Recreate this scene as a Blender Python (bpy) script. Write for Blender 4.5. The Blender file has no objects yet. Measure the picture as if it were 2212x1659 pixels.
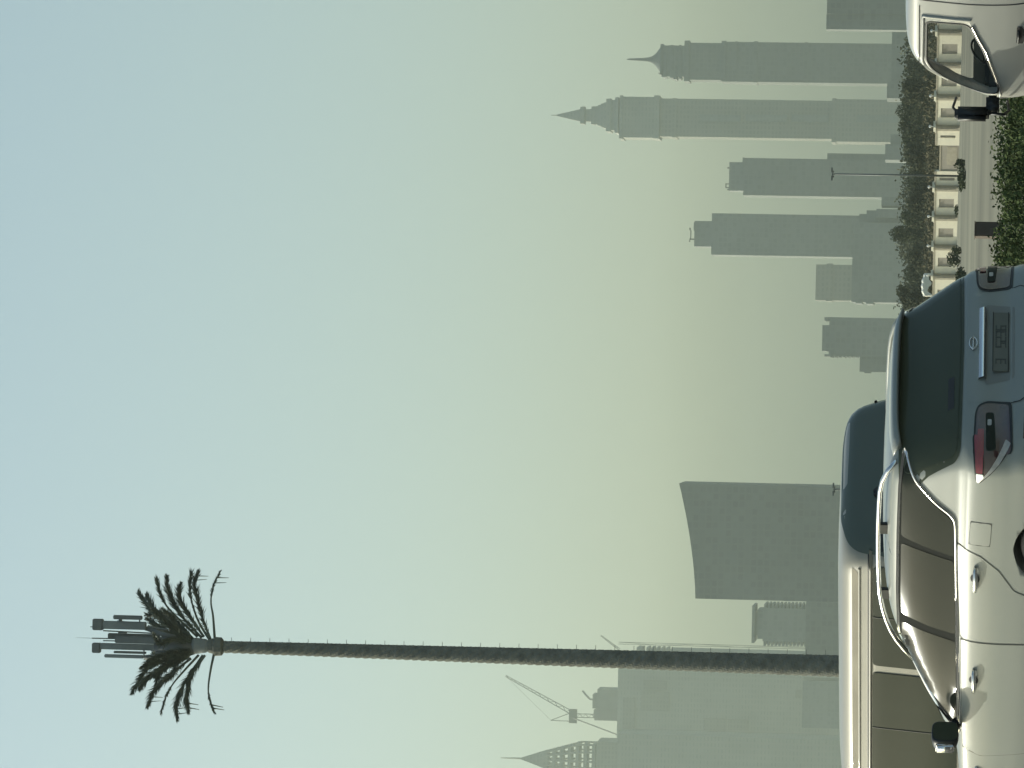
import bpy, bmesh, math, random
import numpy as np
from mathutils import Vector, Matrix
from mathutils.bvhtree import BVHTree
from mathutils.geometry import delaunay_2d_cdt

random.seed(7)
S = bpy.context.scene
COL = S.collection

# ------------------------------------------------------------------ camera
F = 9000.0                     # focal length in units where the frame is 2212 x 1659
CAM_H = 1.3
HV, HY = 2035.0, 829.5         # the horizon passes here
ROLL = 0.021
PITCH = math.atan((HV - 1106.0) / F)
Fw = Vector((0, math.cos(PITCH), math.sin(PITCH)))
U0 = Vector((0, -math.sin(PITCH), math.cos(PITCH)))
R0 = Vector((1, 0, 0))
c_, s_ = math.cos(ROLL), math.sin(ROLL)
CX = (-U0) * c_ + R0 * s_      # picture right  (the photograph lies on its side)
CY = -(-U0) * s_ + R0 * c_     # picture up
CZ = -Fw
cam_d = bpy.data.cameras.new("camera")
cam = bpy.data.objects.new("camera", cam_d)
COL.objects.link(cam)
cam_d.sensor_fit = 'HORIZONTAL'
cam_d.sensor_width = 36.0
cam_d.lens = 36.0 * F / 2212.0
cam_d.clip_start = 0.1
cam_d.clip_end = 30000
M = Matrix((CX, CY, CZ)).transposed().to_4x4()
M.translation = Vector((0, 0, CAM_H))
cam.matrix_world = M
S.camera = cam

def pt(V, y, depth):
    """world point seen at (V, y) of the photograph, standing 'depth' metres away"""
    d = Fw * F + CX * (V - 1106.0) - CY * (y - 829.5)
    return Vector((0, 0, CAM_H)) + d * (depth / d.y)

# ------------------------------------------------------------------ light
SUN_EL = math.radians(27)
SUN_BACK = math.radians(26)    # how far behind the left-right line
sd = Vector((-math.cos(SUN_BACK) * math.cos(SUN_EL), math.sin(SUN_BACK) * math.cos(SUN_EL), math.sin(SUN_EL)))
W = bpy.data.worlds.new("World"); S.world = W; W.use_nodes = True
nt = W.node_tree; nt.nodes.clear()
wo = nt.nodes.new('ShaderNodeOutputWorld'); bg = nt.nodes.new('ShaderNodeBackground')
sky = nt.nodes.new('ShaderNodeTexSky'); sky.sky_type = 'NISHITA'; sky.sun_disc = False
sky.sun_elevation = SUN_EL; sky.sun_rotation = math.radians(270) + SUN_BACK
sky.altitude = 0; sky.air_density = 1.0; sky.dust_density = 3.0; sky.ozone_density = 1.0
mx = nt.nodes.new('ShaderNodeMix'); mx.data_type = 'RGBA'; mx.blend_type = 'MULTIPLY'
mx.inputs[0].default_value = 1.0
mx.inputs[7].default_value = (0.925, 1.0, 0.905, 1)
tcw = nt.nodes.new('ShaderNodeTexCoord'); spw = nt.nodes.new('ShaderNodeSeparateXYZ'); rw = nt.nodes.new('ShaderNodeValToRGB')
rw.color_ramp.interpolation = 'B_SPLINE'
for i, (p_, v_) in enumerate(((0.0, .22), (.035, .50), (.075, 1.16), (.11, 1.36), (.20, 1.04))):     # brown smog layer low over the horizon
    e_ = rw.color_ramp.elements[i] if i < 2 else rw.color_ramp.elements.new(p_)
    e_.position = p_; e_.color = (v_, v_, v_ * (.93 if v_ < .9 else 1), 1)
mw = nt.nodes.new('ShaderNodeMix'); mw.data_type = 'RGBA'; mw.blend_type = 'MULTIPLY'; mw.inputs[0].default_value = 1.0
nt.links.new(tcw.outputs['Generated'], spw.inputs[0]); nt.links.new(spw.outputs[2], rw.inputs[0])
nt.links.new(sky.outputs[0], mx.inputs[6]); nt.links.new(mx.outputs[2], mw.inputs[6]); nt.links.new(rw.outputs[0], mw.inputs[7]); nt.links.new(mw.outputs[2], bg.inputs[0])
bg.inputs[1].default_value = 0.13
nt.links.new(bg.outputs[0], wo.inputs[0])
sl = bpy.data.lights.new("sun", 'SUN'); sl.energy = 2.7; sl.angle = math.radians(0.6)
sl.color = (0.97, 0.975, 0.84)
so = bpy.data.objects.new("sun", sl); COL.objects.link(so)
so.rotation_euler = sd.to_track_quat('Z', 'Y').to_euler()
S.view_settings.view_transform = 'Standard'; S.view_settings.look = 'None'
S.view_settings.exposure = 0.35; S.view_settings.gamma = 1.0
S.cycles.volume_bounces = 1
S.cycles.max_bounces = 8

# ------------------------------------------------------------------ materials
def mat(name, col, rough=0.8, metal=0.0, coat=0.0, spec=0.5, var=0.0, vscale=3.0, bump=0.0, bscale=20.0,
        trans=0.0, alpha=1.0, col2=None, stretch=None):
    m = bpy.data.materials.new(name); m.use_nodes = True
    n = m.node_tree.nodes; l = m.node_tree.links
    b = n['Principled BSDF']
    b.inputs['Base Color'].default_value = (*col, 1)
    b.inputs['Roughness'].default_value = rough
    b.inputs['Metallic'].default_value = metal
    b.inputs['Specular IOR Level'].default_value = spec
    b.inputs['Coat Weight'].default_value = coat
    b.inputs['Coat Roughness'].default_value = 0.04
    b.inputs['Transmission Weight'].default_value = trans
    b.inputs['Alpha'].default_value = alpha
    tc = n.new('ShaderNodeTexCoord'); src = tc.outputs['Object']
    if stretch:
        mp = n.new('ShaderNodeMapping'); mp.inputs['Scale'].default_value = stretch
        l.new(src, mp.inputs[0]); src = mp.outputs[0]
    if var > 0 or col2:
        nz = n.new('ShaderNodeTexNoise'); nz.inputs['Scale'].default_value = vscale; nz.inputs['Detail'].default_value = 6
        l.new(src, nz.inputs['Vector'])
        cr = n.new('ShaderNodeValToRGB')
        c2 = col2 or tuple(min(1, c * (1 + var)) for c in col)
        c1 = tuple(c * (1 - var) for c in col)
        cr.color_ramp.elements[0].position = 0.3; cr.color_ramp.elements[1].position = 0.7
        cr.color_ramp.elements[0].color = (*c1, 1); cr.color_ramp.elements[1].color = (*c2, 1)
        l.new(nz.outputs[0], cr.inputs[0]); l.new(cr.outputs[0], b.inputs['Base Color'])
    if bump > 0:
        nb = n.new('ShaderNodeTexNoise'); nb.inputs['Scale'].default_value = bscale; nb.inputs['Detail'].default_value = 5
        l.new(src, nb.inputs['Vector'])
        bp = n.new('ShaderNodeBump'); bp.inputs['Strength'].default_value = bump; bp.inputs['Distance'].default_value = 0.05
        l.new(nb.outputs[0], bp.inputs['Height']); l.new(bp.outputs[0], b.inputs['Normal'])
    return m

def tower_mat(name, col, win, fw=4.0, fh=3.6, mort=0.25):
    m = bpy.data.materials.new(name); m.use_nodes = True
    n = m.node_tree.nodes; l = m.node_tree.links; b = n['Principled BSDF']
    b.inputs['Roughness'].default_value = 0.7
    tc = n.new('ShaderNodeTexCoord'); sp = n.new('ShaderNodeSeparateXYZ'); cb = n.new('ShaderNodeCombineXYZ')
    ad = n.new('ShaderNodeMath'); ad.operation = 'ADD'
    l.new(tc.outputs['Object'], sp.inputs[0]); l.new(sp.outputs[0], ad.inputs[0]); l.new(sp.outputs[1], ad.inputs[1])
    l.new(ad.outputs[0], cb.inputs[0]); l.new(sp.outputs[2], cb.inputs[1])
    br = n.new('ShaderNodeTexBrick'); br.offset = 0.0; br.inputs['Scale'].default_value = 1.0
    br.inputs['Brick Width'].default_value = fw; br.inputs['Row Height'].default_value = fh
    br.inputs['Mortar Size'].default_value = mort * 2
    br.inputs['Color1'].default_value = (*win, 1)
    br.inputs['Color2'].default_value = (*[w * 1.25 for w in win], 1)
    br.inputs['Mortar'].default_value = (*col, 1)
    l.new(cb.outputs[0], br.inputs['Vector'])
    nz = n.new('ShaderNodeTexNoise'); nz.inputs['Scale'].default_value = 0.02
    l.new(tc.outputs['Object'], nz.inputs['Vector'])
    mxx = n.new('ShaderNodeMix'); mxx.data_type = 'RGBA'; mxx.blend_type = 'MULTIPLY'; mxx.inputs[0].default_value = 0.5
    l.new(br.outputs[0], mxx.inputs[6]); l.new(nz.outputs[0], mxx.inputs[7]); l.new(mxx.outputs[2], b.inputs['Base Color'])
    return m

MT = {}
MT['sand'] = mat('sand', (0.205, 0.195, 0.14), 0.95, var=0.38, vscale=0.035, bump=0.4, bscale=3.0)
MT['asphalt'] = mat('asphalt', (0.05, 0.05, 0.05), 0.85, var=0.2, vscale=2, bump=0.3, bscale=60)
MT['paint_line'] = mat('paint_line', (0.6, 0.6, 0.56), 0.7, var=0.15, vscale=8)
MT['kerb'] = mat('kerb', (0.36, 0.35, 0.31), 0.85, var=0.2, vscale=4)
MT['pearl'] = mat('pearl_paint', (0.31, 0.325, 0.29), 0.38, metal=0.0, spec=0.35, coat=0.35, var=0.03, vscale=1.0)
MT['van_white'] = mat('van_paint', (0.42, 0.42, 0.38), 0.35, coat=0.6, var=0.05, vscale=2.0)
MT['bus_white'] = mat('bus_paint', (0.36, 0.34, 0.28), 0.42, spec=0.35, coat=0.3, var=0.04, vscale=1.5)
MT['tint'] = mat('tinted_glass', (0.085, 0.095, 0.062), 0.10, spec=0.25, var=0.1, vscale=1.0)
MT['tint2'] = mat('tinted_glass_rear', (0.15, 0.17, 0.14), 0.18, spec=0.15, var=0.06, vscale=0.7)
MT['bus_tint'] = mat('bus_side_glass', (0.05, 0.058, 0.045), 0.14, spec=0.12, var=0.1, vscale=0.8)
MT['side_tint'] = mat('side_glass', (0.030, 0.036, 0.028), 0.14, spec=0.08, var=0.08, vscale=0.8)
MT['chrome'] = mat('chrome', (0.8, 0.8, 0.78), 0.12, metal=1.0, var=0.02)
MT['black'] = mat('black_plastic', (0.018, 0.02, 0.02), 0.45, var=0.1, vscale=6)
MT['soft_seam'] = mat('soft_panel_gap', (0.14, 0.14, 0.12), 0.8, var=0.1)
MT['surround'] = mat('window_rubber', (0.03, 0.032, 0.028), 0.85, spec=0.1, var=0.1)
MT['seam'] = mat('panel_gap', (0.05, 0.05, 0.05), 0.8, var=0.1)
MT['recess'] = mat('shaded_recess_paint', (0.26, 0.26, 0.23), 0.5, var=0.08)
MT['rubber'] = mat('rubber', (0.02, 0.02, 0.02), 0.9, var=0.2, vscale=10)
MT['alloy'] = mat('alloy', (0.45, 0.45, 0.45), 0.3, metal=0.9, var=0.05)
MT['red'] = mat('red_lens', (0.30, 0.012, 0.02), 0.12, coat=1.0, var=0.15, vscale=30, stretch=(1, 1, 6))
MT['darkred'] = mat('dark_red_lens', (0.065, 0.022, 0.022), 0.12, coat=1.0, var=0.2, vscale=14)
MT['clear'] = mat('clear_lens', (0.42, 0.40, 0.38), 0.1, coat=1.0, var=0.2, vscale=25)
MT['plate'] = mat('plate', (0.20, 0.20, 0.16), 0.5, var=0.1)
MT['ink'] = mat('plate_ink', (0.12, 0.12, 0.10), 0.6, var=0.05)
MT['seat'] = mat('seat_fabric', (0.06, 0.06, 0.06), 0.9, var=0.2)
MT['inside'] = mat('cabin_trim', (0.045, 0.05, 0.05), 0.8, var=0.2)
g = mat('clear_glass', (0.05, 0.07, 0.06), 0.02, alpha=0.10, var=0.02); MT['glass'] = g
MT['cream'] = mat('cream_render', (0.80, 0.75, 0.60), 0.85, var=0.05, vscale=1.5)
MT['stone'] = mat('beige_stone', (0.40, 0.36, 0.28), 0.9, var=0.12, vscale=2.0)
MT['panel'] = mat('grey_beige_infill', (0.33, 0.30, 0.25), 0.8, var=0.08, vscale=2.0)
MT['bulb'] = mat('opal_globe', (0.75, 0.75, 0.7), 0.3, var=0.02)
MT['steel'] = mat('galvanised', (0.16, 0.17, 0.16), 0.5, metal=0.3, var=0.15)
MT['bark'] = mat('faux_bark', (0.18, 0.185, 0.16), 0.95, spec=0.1, var=0.25, vscale=3.0)
MT['frond'] = mat('frond_green', (0.11, 0.13, 0.10), 0.85, var=0.3, vscale=2.0)
MT['antenna'] = mat('antenna_grey', (0.25, 0.27, 0.26), 0.5, var=0.08)
MT['antenna_dark'] = mat('antenna_dark', (0.17, 0.18, 0.17), 0.5, var=0.1)
MT['leaf'] = mat('leaf_olive', (0.078, 0.09, 0.052), 0.95, spec=0.1, var=0.3, vscale=0.5)
MT['leaf2'] = mat('leaf_dusty', (0.095, 0.10, 0.062), 0.95, spec=0.1, var=0.25, vscale=0.5)
MT['scrub'] = mat('scrub_brown', (0.115, 0.105, 0.065), 0.95, spec=0.1, var=0.25, vscale=0.15)
MT['hedge'] = mat('hedge_leaf', (0.060, 0.085, 0.028), 0.85, spec=0.15, var=0.6, vscale=1.3)
MT['trunk'] = mat('trunk', (0.12, 0.09, 0.06), 0.9, var=0.3, vscale=5)
MT['cabinet'] = mat('cabinet_brown', (0.10, 0.075, 0.055), 0.7, var=0.1)
MT['canvas'] = mat('canvas', (0.72, 0.71, 0.62), 0.8, var=0.05)
MT['t_blue'] = tower_mat('facade_bluegrey', (0.30, 0.32, 0.30), (0.25, 0.265, 0.255))
MT['t_beige'] = tower_mat('facade_sand', (0.36, 0.35, 0.30), (0.27, 0.27, 0.235), 5, 3.8, 0.5)
MT['t_dark'] = tower_mat('facade_dark', (0.265, 0.28, 0.26), (0.22, 0.232, 0.22))
MT['t_pale'] = tower_mat('facade_pale', (0.44, 0.44, 0.39), (0.33, 0.35, 0.31), 6, 3.6, 0.6)
MT['crane'] = mat('crane_steel', (0.10, 0.10, 0.09), 0.6, var=0.1)
MT['concrete'] = mat('raw_concrete', (0.19, 0.19, 0.18), 0.9, var=0.2, vscale=0.05)

# ------------------------------------------------------------------ helpers
def link(name, bm, m, parent=None, smooth=False, world=False):
    me = bpy.data.meshes.new(name)
    bmesh.ops.recalc_face_normals(bm, faces=bm.faces) if not world else None
    bm.to_mesh(me); bm.free()
    me.materials.append(m)
    if smooth:
        for p in me.polygons: p.use_smooth = True
    o = bpy.data.objects.new(name, me); COL.objects.link(o)
    if parent: o.parent = parent
    return o

def tag(o, label, cat, group=None):
    o['label'] = label; o['category'] = cat
    if group: o['group'] = group
    return o

def empty(name, loc, rz=0.0):
    o = bpy.data.objects.new(name, None); COL.objects.link(o)
    o.empty_display_size = 0.5
    o.location = loc; o.rotation_euler = (0, 0, rz)
    return o

def struct(o, kind='structure'):
    o['kind'] = kind; return o

def box(bm, x0, x1, y0, y1, z0, z1, bev=0.0):
    vs = [bm.verts.new((x, y, z)) for x in (x0, x1) for y in (y0, y1) for z in (z0, z1)]
    fs = [(0, 1, 3, 2), (4, 6, 7, 5), (0, 4, 5, 1), (2, 3, 7, 6), (0, 2, 6, 4), (1, 5, 7, 3)]
    faces = [bm.faces.new([vs[i] for i in f]) for f in fs]
    if bev > 0:
        es = list({e for f in faces for e in f.edges})
        bmesh.ops.bevel(bm, geom=es, offset=bev, segments=2, affect='EDGES')

def tube(bm, pts, radii, seg=8, cap=True):
    pts = [Vector(p) for p in pts]
    if not isinstance(radii, (list, tuple)): radii = [radii] * len(pts)
    rings = []; up = Vector((0.13, 0.27, 1)).normalized()
    for i, p in enumerate(pts):
        a = pts[max(0, i - 1)]; b = pts[min(len(pts) - 1, i + 1)]
        t = (b - a).normalized()
        u = t.cross(up)
        if u.length < 0.1: u = t.cross(Vector((1, 0, 0)))
        u.normalize(); v = t.cross(u)
        rings.append([bm.verts.new(p + (u * math.cos(2 * math.pi * k / seg) + v * math.sin(2 * math.pi * k / seg)) * radii[i]) for k in range(seg)])
    for r0, r1 in zip(rings, rings[1:]):
        for k in range(seg):
            bm.faces.new((r0[k], r0[(k + 1) % seg], r1[(k + 1) % seg], r1[k]))
    if cap:
        bm.faces.new(rings[0][::-1]); bm.faces.new(rings[-1])

def prism(bm, poly, y0, y1):
    """poly in (x,z), extruded along y"""
    a = [bm.verts.new((x, y0, z)) for x, z in poly]; b = [bm.verts.new((x, y1, z)) for x, z in poly]
    bm.faces.new(a); bm.faces.new(b[::-1])
    n = len(poly)
    for i in range(n): bm.faces.new((a[i], b[i], b[(i + 1) % n], a[(i + 1) % n]))

def frustum(bm, cx, cy, hw0, hd0, z0, hw1, hd1, z1):
    a = [bm.verts.new((cx + sx * hw0, cy + sy * hd0, z0)) for sx, sy in ((-1, -1), (1, -1), (1, 1), (-1, 1))]
    b = [bm.verts.new((cx + sx * hw1, cy + sy * hd1, z1)) for sx, sy in ((-1, -1), (1, -1), (1, 1), (-1, 1))]
    bm.faces.new(a[::-1]); bm.faces.new(b)
    for i in range(4): bm.faces.new((a[i], a[(i + 1) % 4], b[(i + 1) % 4], b[i]))

# ------------------------------------------------------------------ ground, road
HEAD = Vector((-0.66, 0.75, 0)).normalized()
RZ = math.atan2(HEAD.y, HEAD.x)
RIGHT = Vector((HEAD.y, -HEAD.x, 0))
SUV0 = pt(2090, 979, 28.1); SUV0.z = 0        # rear left corner of the SUV
def LT(L, T):                          # road coordinates: L metres to the right of SUV's left side, T ahead
    return SUV0 + RIGHT * L + HEAD * T

bm = bmesh.new()
N = 64; R = 7000
rings = [0, 40, 90, 200, 400, 800, 1600, 3200, R]
cen = bm.verts.new((0, 0, 0)); prev = None
for r in rings[1:]:
    ring = [bm.verts.new((r * math.cos(2 * math.pi * k / N), r * math.sin(2 * math.pi * k / N), 0)) for k in range(N)]
    for k in range(N):
        if prev is None: bm.faces.new((cen, ring[k], ring[(k + 1) % N]))
        else: bm.faces.new((prev[k], ring[k], ring[(k + 1) % N], prev[(k + 1) % N]))
    prev = ring
struct(link('ground', bm, MT['sand']))

def strip(name, L0, L1, T0, T1, z, m, h=0.0):
    bm = bmesh.new()
    P = [LT(L0, T0), LT(L1, T0), LT(L1, T1), LT(L0, T1)]
    if h == 0:
        bm.faces.new([bm.verts.new((p.x, p.y, z)) for p in P])
    else:
        a = [bm.verts.new((p.x, p.y, z)) for p in P]; b = [bm.verts.new((p.x, p.y, z + h)) for p in P]
        bm.faces.new(a[::-1]); bm.faces.new(b)
        for i in range(4): bm.faces.new((a[i], a[(i + 1) % 4], b[(i + 1) % 4], b[i]))
    return link(name, bm, m)
struct(strip('road', -24, 19.0, -300, 500, 0.004, MT['asphalt']))
bm = bmesh.new()
for L in (-11.5, -8.0, -0.9, 2.6, 6.2, 9.8, 13.4):
    for T in range(-60, 200, 12):
        P = [LT(L - .07, T), LT(L + .07, T), LT(L + .07, T + 4), LT(L - .07, T + 4)]
        bm.faces.new([bm.verts.new((p.x, p.y, 0.008)) for p in P])
for L in (-23.6, 18.6):
    P = [LT(L - .08, -200), LT(L + .08, -200), LT(L + .08, 400), LT(L - .08, 400)]
    bm.faces.new([bm.verts.new((p.x, p.y, 0.008)) for p in P])
struct(link('road_markings', bm, MT['paint_line']))
struct(strip('kerb', 19.0, 19.3, -300, 500, 0, MT['kerb'], 0.13))

# ------------------------------------------------------------------ haze
HZ = bpy.data.materials.new('haze'); HZ.use_nodes = True
n = HZ.node_tree.nodes; n.clear()
o_ = n.new('ShaderNodeOutputMaterial'); pv = n.new('ShaderNodeVolumePrincipled')
pv.inputs['Density'].default_value = 1.35e-4
pv.inputs['Color'].default_value = (0.62, 0.70, 0.62, 1)
pv.inputs['Anisotropy'].default_value = 0.5
HZ.node_tree.links.new(pv.outputs[0], o_.inputs['Volume'])
bm = bmesh.new(); box(bm, -11000, 11000, -11000, 11000, -1.0, 500)
struct(link('haze', bm, HZ), 'stuff')

# ------------------------------------------------------------------ skyline
def sec(bm, Z, V0, V1, y0, y1, depth, zb=None, zt=None):
    """upright block: V0 top, V1 bottom, y0 its right edge, y1 its left edge in the photograph"""
    a = pt(V0, y0, Z); b = pt(V0, y1, Z)
    z1 = (a.z + b.z) / 2 if zt is None else zt
    z0 = pt(V1, (y0 + y1) / 2, Z).z if zb is None else zb
    box(bm, b.x, a.x, Z, Z + depth, z0, z1)
    return b.x, a.x, z0, z1

def building(name, label, Z, blocks, m, depth=None, cat='building'):
    base = pt(blocks[0][1], (blocks[0][2] + blocks[0][3]) / 2, Z)
    root = empty(name, (base.x, Z, 0))
    tag(root, label, cat)
    return root, base

def block_part(root, name, Z, V0, V1, y0, y1, depth, m, base=False, dz=0.0, bumps=None):
    bm = bmesh.new()
    sec(bm, Z + dz, V0, V1, y0, y1, depth, zb=0 if base else None)
    if bumps:
        for b in bumps: sec(bm, *((Z + dz - 1,) + tuple(b) + (depth + 2,)))
    bmesh.ops.translate(bm, verts=bm.verts, vec=-root.location)
    return link(name, bm, m, root)

def simple(name, label, Z, y0, y1, m, cat='building'):
    b = pt(1950, (y0 + y1) / 2, Z)
    root = empty(name, (b.x, Z, 0)); tag(root, label, cat); return root

# low block at the right edge
r = simple('apartment_block', 'plain grey low block at the far right of the skyline', 2600, 0, 63, 't_blue')
block_part(r, 'wall', 2600, 1785, 2040, 30, 63, 14, MT['t_blue'], True)
block_part(r, 'wing', 2600, 1787, 2040, -60, 29.5, 14, MT['t_dark'], True, dz=-3)
# T1 spire tower
Z = 3600
r = simple('skyscraper', 'dark skyscraper with a needle spire, right of the pyramid topped tower', Z, 94, 178, 't_dark')
block_part(r, 'wall', Z, 1560, 2040, 90, 176, 34, MT['t_dark'], True,
           bumps=[(1558, 1568, 88, 174.5), (1588, 1592, 89, 176), (1628, 1636, 89, 178), (1738, 1744, 91, 179)])
block_part(r, 'upper_wall', Z, 1478, 1560, 92, 172, 30, MT['t_dark'], dz=2, bumps=[(1478, 1489, 87.5, 175)])
block_part(r, 'crown', Z, 1430, 1478, 98, 165, 24, MT['t_blue'], dz=5, bumps=[(1426, 1433, 95, 161), (1448, 1454, 97, 168), (1456, 1462, 98, 171), (1466, 1471, 97, 170), (1430, 1440, 98, 166), (1422, 1433, 157, 159)])
bm = bmesh.new()
A = pt(1428, 129, Z + 17)
prof = [(1432, 30), (1428, 30), (1422, 21), (1416, 13), (1409, 7.5), (1400, 4.5), (1385, 3.2), (1358, 1.8), (1354, .6)]
ringp = []
for V, rr in prof:
    c = pt(V, 129, Z + 17); rad = rr * Z / F
    ringp.append([bm.verts.new((A.x + rad * math.cos(k * math.pi / 8), Z + 17 + rad * .5 * math.sin(k * math.pi / 8), c.z)) for k in range(16)])
for a, b in zip(ringp, ringp[1:]):
    for k in range(16): bm.faces.new((a[k], a[(k + 1) % 16], b[(k + 1) % 16], b[k]))
bm.faces.new(ringp[-1]); bm.faces.new(ringp[0][::-1])
bmesh.ops.translate(bm, verts=bm.verts, vec=-r.location)
link('spire', bm, MT['t_dark'], r)
# T2 pyramid tower
Z = 4300
r = simple('skyscraper', 'tall pale skyscraper with a stepped pyramid crown, second from the right', Z, 212, 296, 't_beige')
block_part(r, 'base_wall', Z, 1802, 2040, 214, 305.5, 50, MT['t_beige'], True, dz=-4, bumps=[(1797, 1806, 212, 307)])
block_part(r, 'wall', Z, 1424, 1802, 212.5, 294.5, 42, MT['t_beige'], bumps=[(1452, 1462, 212, 296.5)])
for a in ((1512, 1600, 247, 262), (1610, 1700, 247, 262), (1710, 1790, 247, 263), (1850, 1940, 248, 264)):
    block_part(r, 'window_bay', Z, *a, 4, MT['t_blue'], dz=-5)
block_part(r, 'crown', Z, 1338, 1424, 208.5, 296.5, 46, MT['t_pale'], dz=-2, bumps=[(1338, 1345, 206, 299), (1412, 1424, 206, 299)])
bm = bmesh.new()
cx = pt(1335, 251, Z + 20).x
steps = [(1338, 39, 1331, 38), (1331, 33, 1322, 33), (1322, 36, 1312, 35), (1312, 28, 1306, 27.5), (1306, 26, 1300, 25), (1300, 23, 1293, 22), (1293, 20, 1286, 19), (1286, 20, 1279, 19), (1279, 14, 1264, 13), (1264, 19, 1255, 18.5), (1255, 13.5, 1225, 6.5), (1225, 6.5, 1204, 2), (1204, 1.2, 1190, .5)]
for V0, w0, V1, w1 in steps:
    k = Z / F
    frustum(bm, cx, Z + 20, w0 * k, w0 * k, pt(V0, 251, Z + 20).z, w1 * k, w1 * k, pt(V1, 251, Z + 20).z + .02)
bmesh.ops.translate(bm, verts=bm.verts, vec=-r.location)
link('pyramid_roof', bm, MT['t_pale'], r)
# low podiums
r = simple('low_block', 'low dark stepped block at the foot of the pyramid topped tower', 3000, 170, 215, 't_dark')
block_part(r, 'wall', 3000, 1916, 2040, 176, 212, 40, MT['t_dark'], True)
block_part(r, 'wing', 3000, 1926, 2040, 60, 176, 40, MT['t_dark'], True, dz=4)
r = simple('low_block', 'low grey block just left of the pyramid topped tower', 3000, 300, 335, 't_dark')
block_part(r, 'wall', 3000, 1912, 2040, 311, 345, 40, MT['t_blue'], True)
block_part(r, 'wing', 3000, 1924, 2040, 290, 311, 40, MT['t_dark'], True, dz=5)
# T3
Z = 3400
r = simple('skyscraper', 'slab skyscraper with a narrower flat cap, behind the thin street lamp', Z, 341, 425, 't_blue')
block_part(r, 'wall', Z, 1606, 2040, 341, 421.5, 40, MT['t_blue'], True, bumps=[(1604, 1608, 340, 356)])
block_part(r, 'cap', Z, 1575, 1606, 350, 411.5, 30, MT['t_blue'], dz=4)
block_part(r, 'side_wing', Z, 1787, 2040, 331, 344, 38, MT['t_dark'], True, dz=2)
for V0, V1, y0, y1 in ((1567, 1575, 396, 398), (1567, 1569, 396, 406), (1567, 1575, 404, 406), (1571, 1575, 408, 411), (1571, 1575, 361, 364)):
    block_part(r, 'roof_plant', Z, V0, V1, y0, y1, 3, MT['crane'], dz=10)
r = simple('low_block', 'very low dark block just left of the tower behind the street lamp', 3100, 424, 446, 't_dark')
block_part(r, 'wall', 3100, 1904, 2040, 425, 444, 40, MT['t_dark'], True)
# T4
Z = 3300
r = simple('skyscraper', 'dark skyscraper with a boxy rooftop storey and a small mast', Z, 460, 556, 't_blue')
block_part(r, 'wall', Z, 1537, 2040, 460.5, 550, 46, MT['t_blue'], True)
block_part(r, 'cap', Z, 1500, 1537, 477, 532, 34, MT['t_blue'], dz=5, bumps=[(1498.5, 1501, 480, 498)])
bm = bmesh.new()
for V0, V1, y0, y1 in ((1489, 1500, 515, 518), (1491, 1493, 497, 518), (1488, 1491, 519, 522), (1489, 1492, 492, 497)):
    sec(bm, Z + 12, V0, V1, y0, y1, 3)
bmesh.ops.translate(bm, verts=bm.verts, vec=-r.location)
link('roof_mast', bm, MT['crane'], r)
r = simple('podium_block', 'wide stepped podium at the foot of the tower with the rooftop mast', 3100, 450, 655, 't_dark')
block_part(r, 'wall', 3100, 1841, 2040, 480, 652, 60, MT['t_blue'], True, bumps=[(1848, 1862, 650, 655), (1870, 1886, 652, 656)])
block_part(r, 'wing', 3100, 1872, 2040, 454, 480, 60, MT['t_dark'], True, dz=5)
block_part(r, 'front_wing', 3100, 1893, 2040, 451, 470, 60, MT['t_dark'], True, dz=-4)
block_part(r, 'step', 3100, 1856, 2040, 462, 500, 60, MT['t_dark'], True, dz=9)
r = simple('office_block', 'flat topped block rising behind the wide podium', 3700, 571, 652, 't_pale')
block_part(r, 'wall', 3700, 1762, 2040, 571, 648, 50, MT['t_beige'], True, bumps=[(1785, 1798, 569, 650)])
# B6
r = simple('hotel_block', 'dark block with notched roof corners, just above the roof of the suv', 2900, 685, 803, 't_dark')
block_part(r, 'wall', 2900, 1791, 2060, 685, 769, 50, MT['t_blue'], True, bumps=[(1794 + 9 * i, 1798 + 9 * i, 764, 772) for i in range(8)])
block_part(r, 'parapet', 2900, 1776, 1791, 702, 758, 40, MT['t_blue'], dz=4, bumps=[(1781, 1791, 685, 692), (1781, 1791, 765, 770)])
block_part(r, 'wing', 2900, 1857, 2060, 766, 803, 45, MT['t_dark'], True, dz=3, bumps=[(1867, 1880, 798, 806)])
# B7 : great slab with sloping curved roof
Z = 2300
r = simple('office_tower', 'broad dark office slab with a sloping curved roofline, above the white high roof van', Z, 1044, 1293, 't_dark')
bm = bmesh.new()
top = []
for i in range(13):
    t = i / 12
    yy = 1044 + t * 249
    vv = 1467 + 35 * (1 - (1 - t) ** 1.7)
    p = pt(vv, yy, Z); top.append((p.x, p.z))
xr_, xl_ = top[0][0], top[-1][0]
poly = [(xl_, 0), (xr_, 0)] + top
prism(bm, poly, Z, Z + 55)
bmesh.ops.translate(bm, verts=bm.verts, vec=-r.location)
link('wall', bm, MT['t_dark'], r)
# B8 serrated
Z = 3000
r = simple('balcony_tower', 'small tower with toothed balcony edges, left of the broad slab', Z, 1303, 1392, 't_blue')
block_part(r, 'wall', Z, 1648, 2060, 1313, 1385, 44, MT['t_blue'], True)
block_part(r, 'cap', Z, 1630, 1648, 1322, 1372, 34, MT['t_blue'], dz=4, bumps=[(1636, 1648, 1317, 1380)])
block_part(r, 'roof_slab', Z, 1624, 1630, 1309, 1389, 44, MT['t_dark'], dz=0)
for i in range(12):
    block_part(r, 'balcony', Z, 1650 + 8 * i, 1654.5 + 8 * i, 1305 + i * .15, 1395 + i * .15, 40, MT['t_blue'], dz=2)
r = simple('podium_block', 'flat podium between the broad slab and the fake palm mast', 2700, 1296, 1420, 't_dark')
block_part(r, 'wall', 2700, 1740, 2060, 1300, 1445, 60, MT['t_dark'], True)
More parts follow.
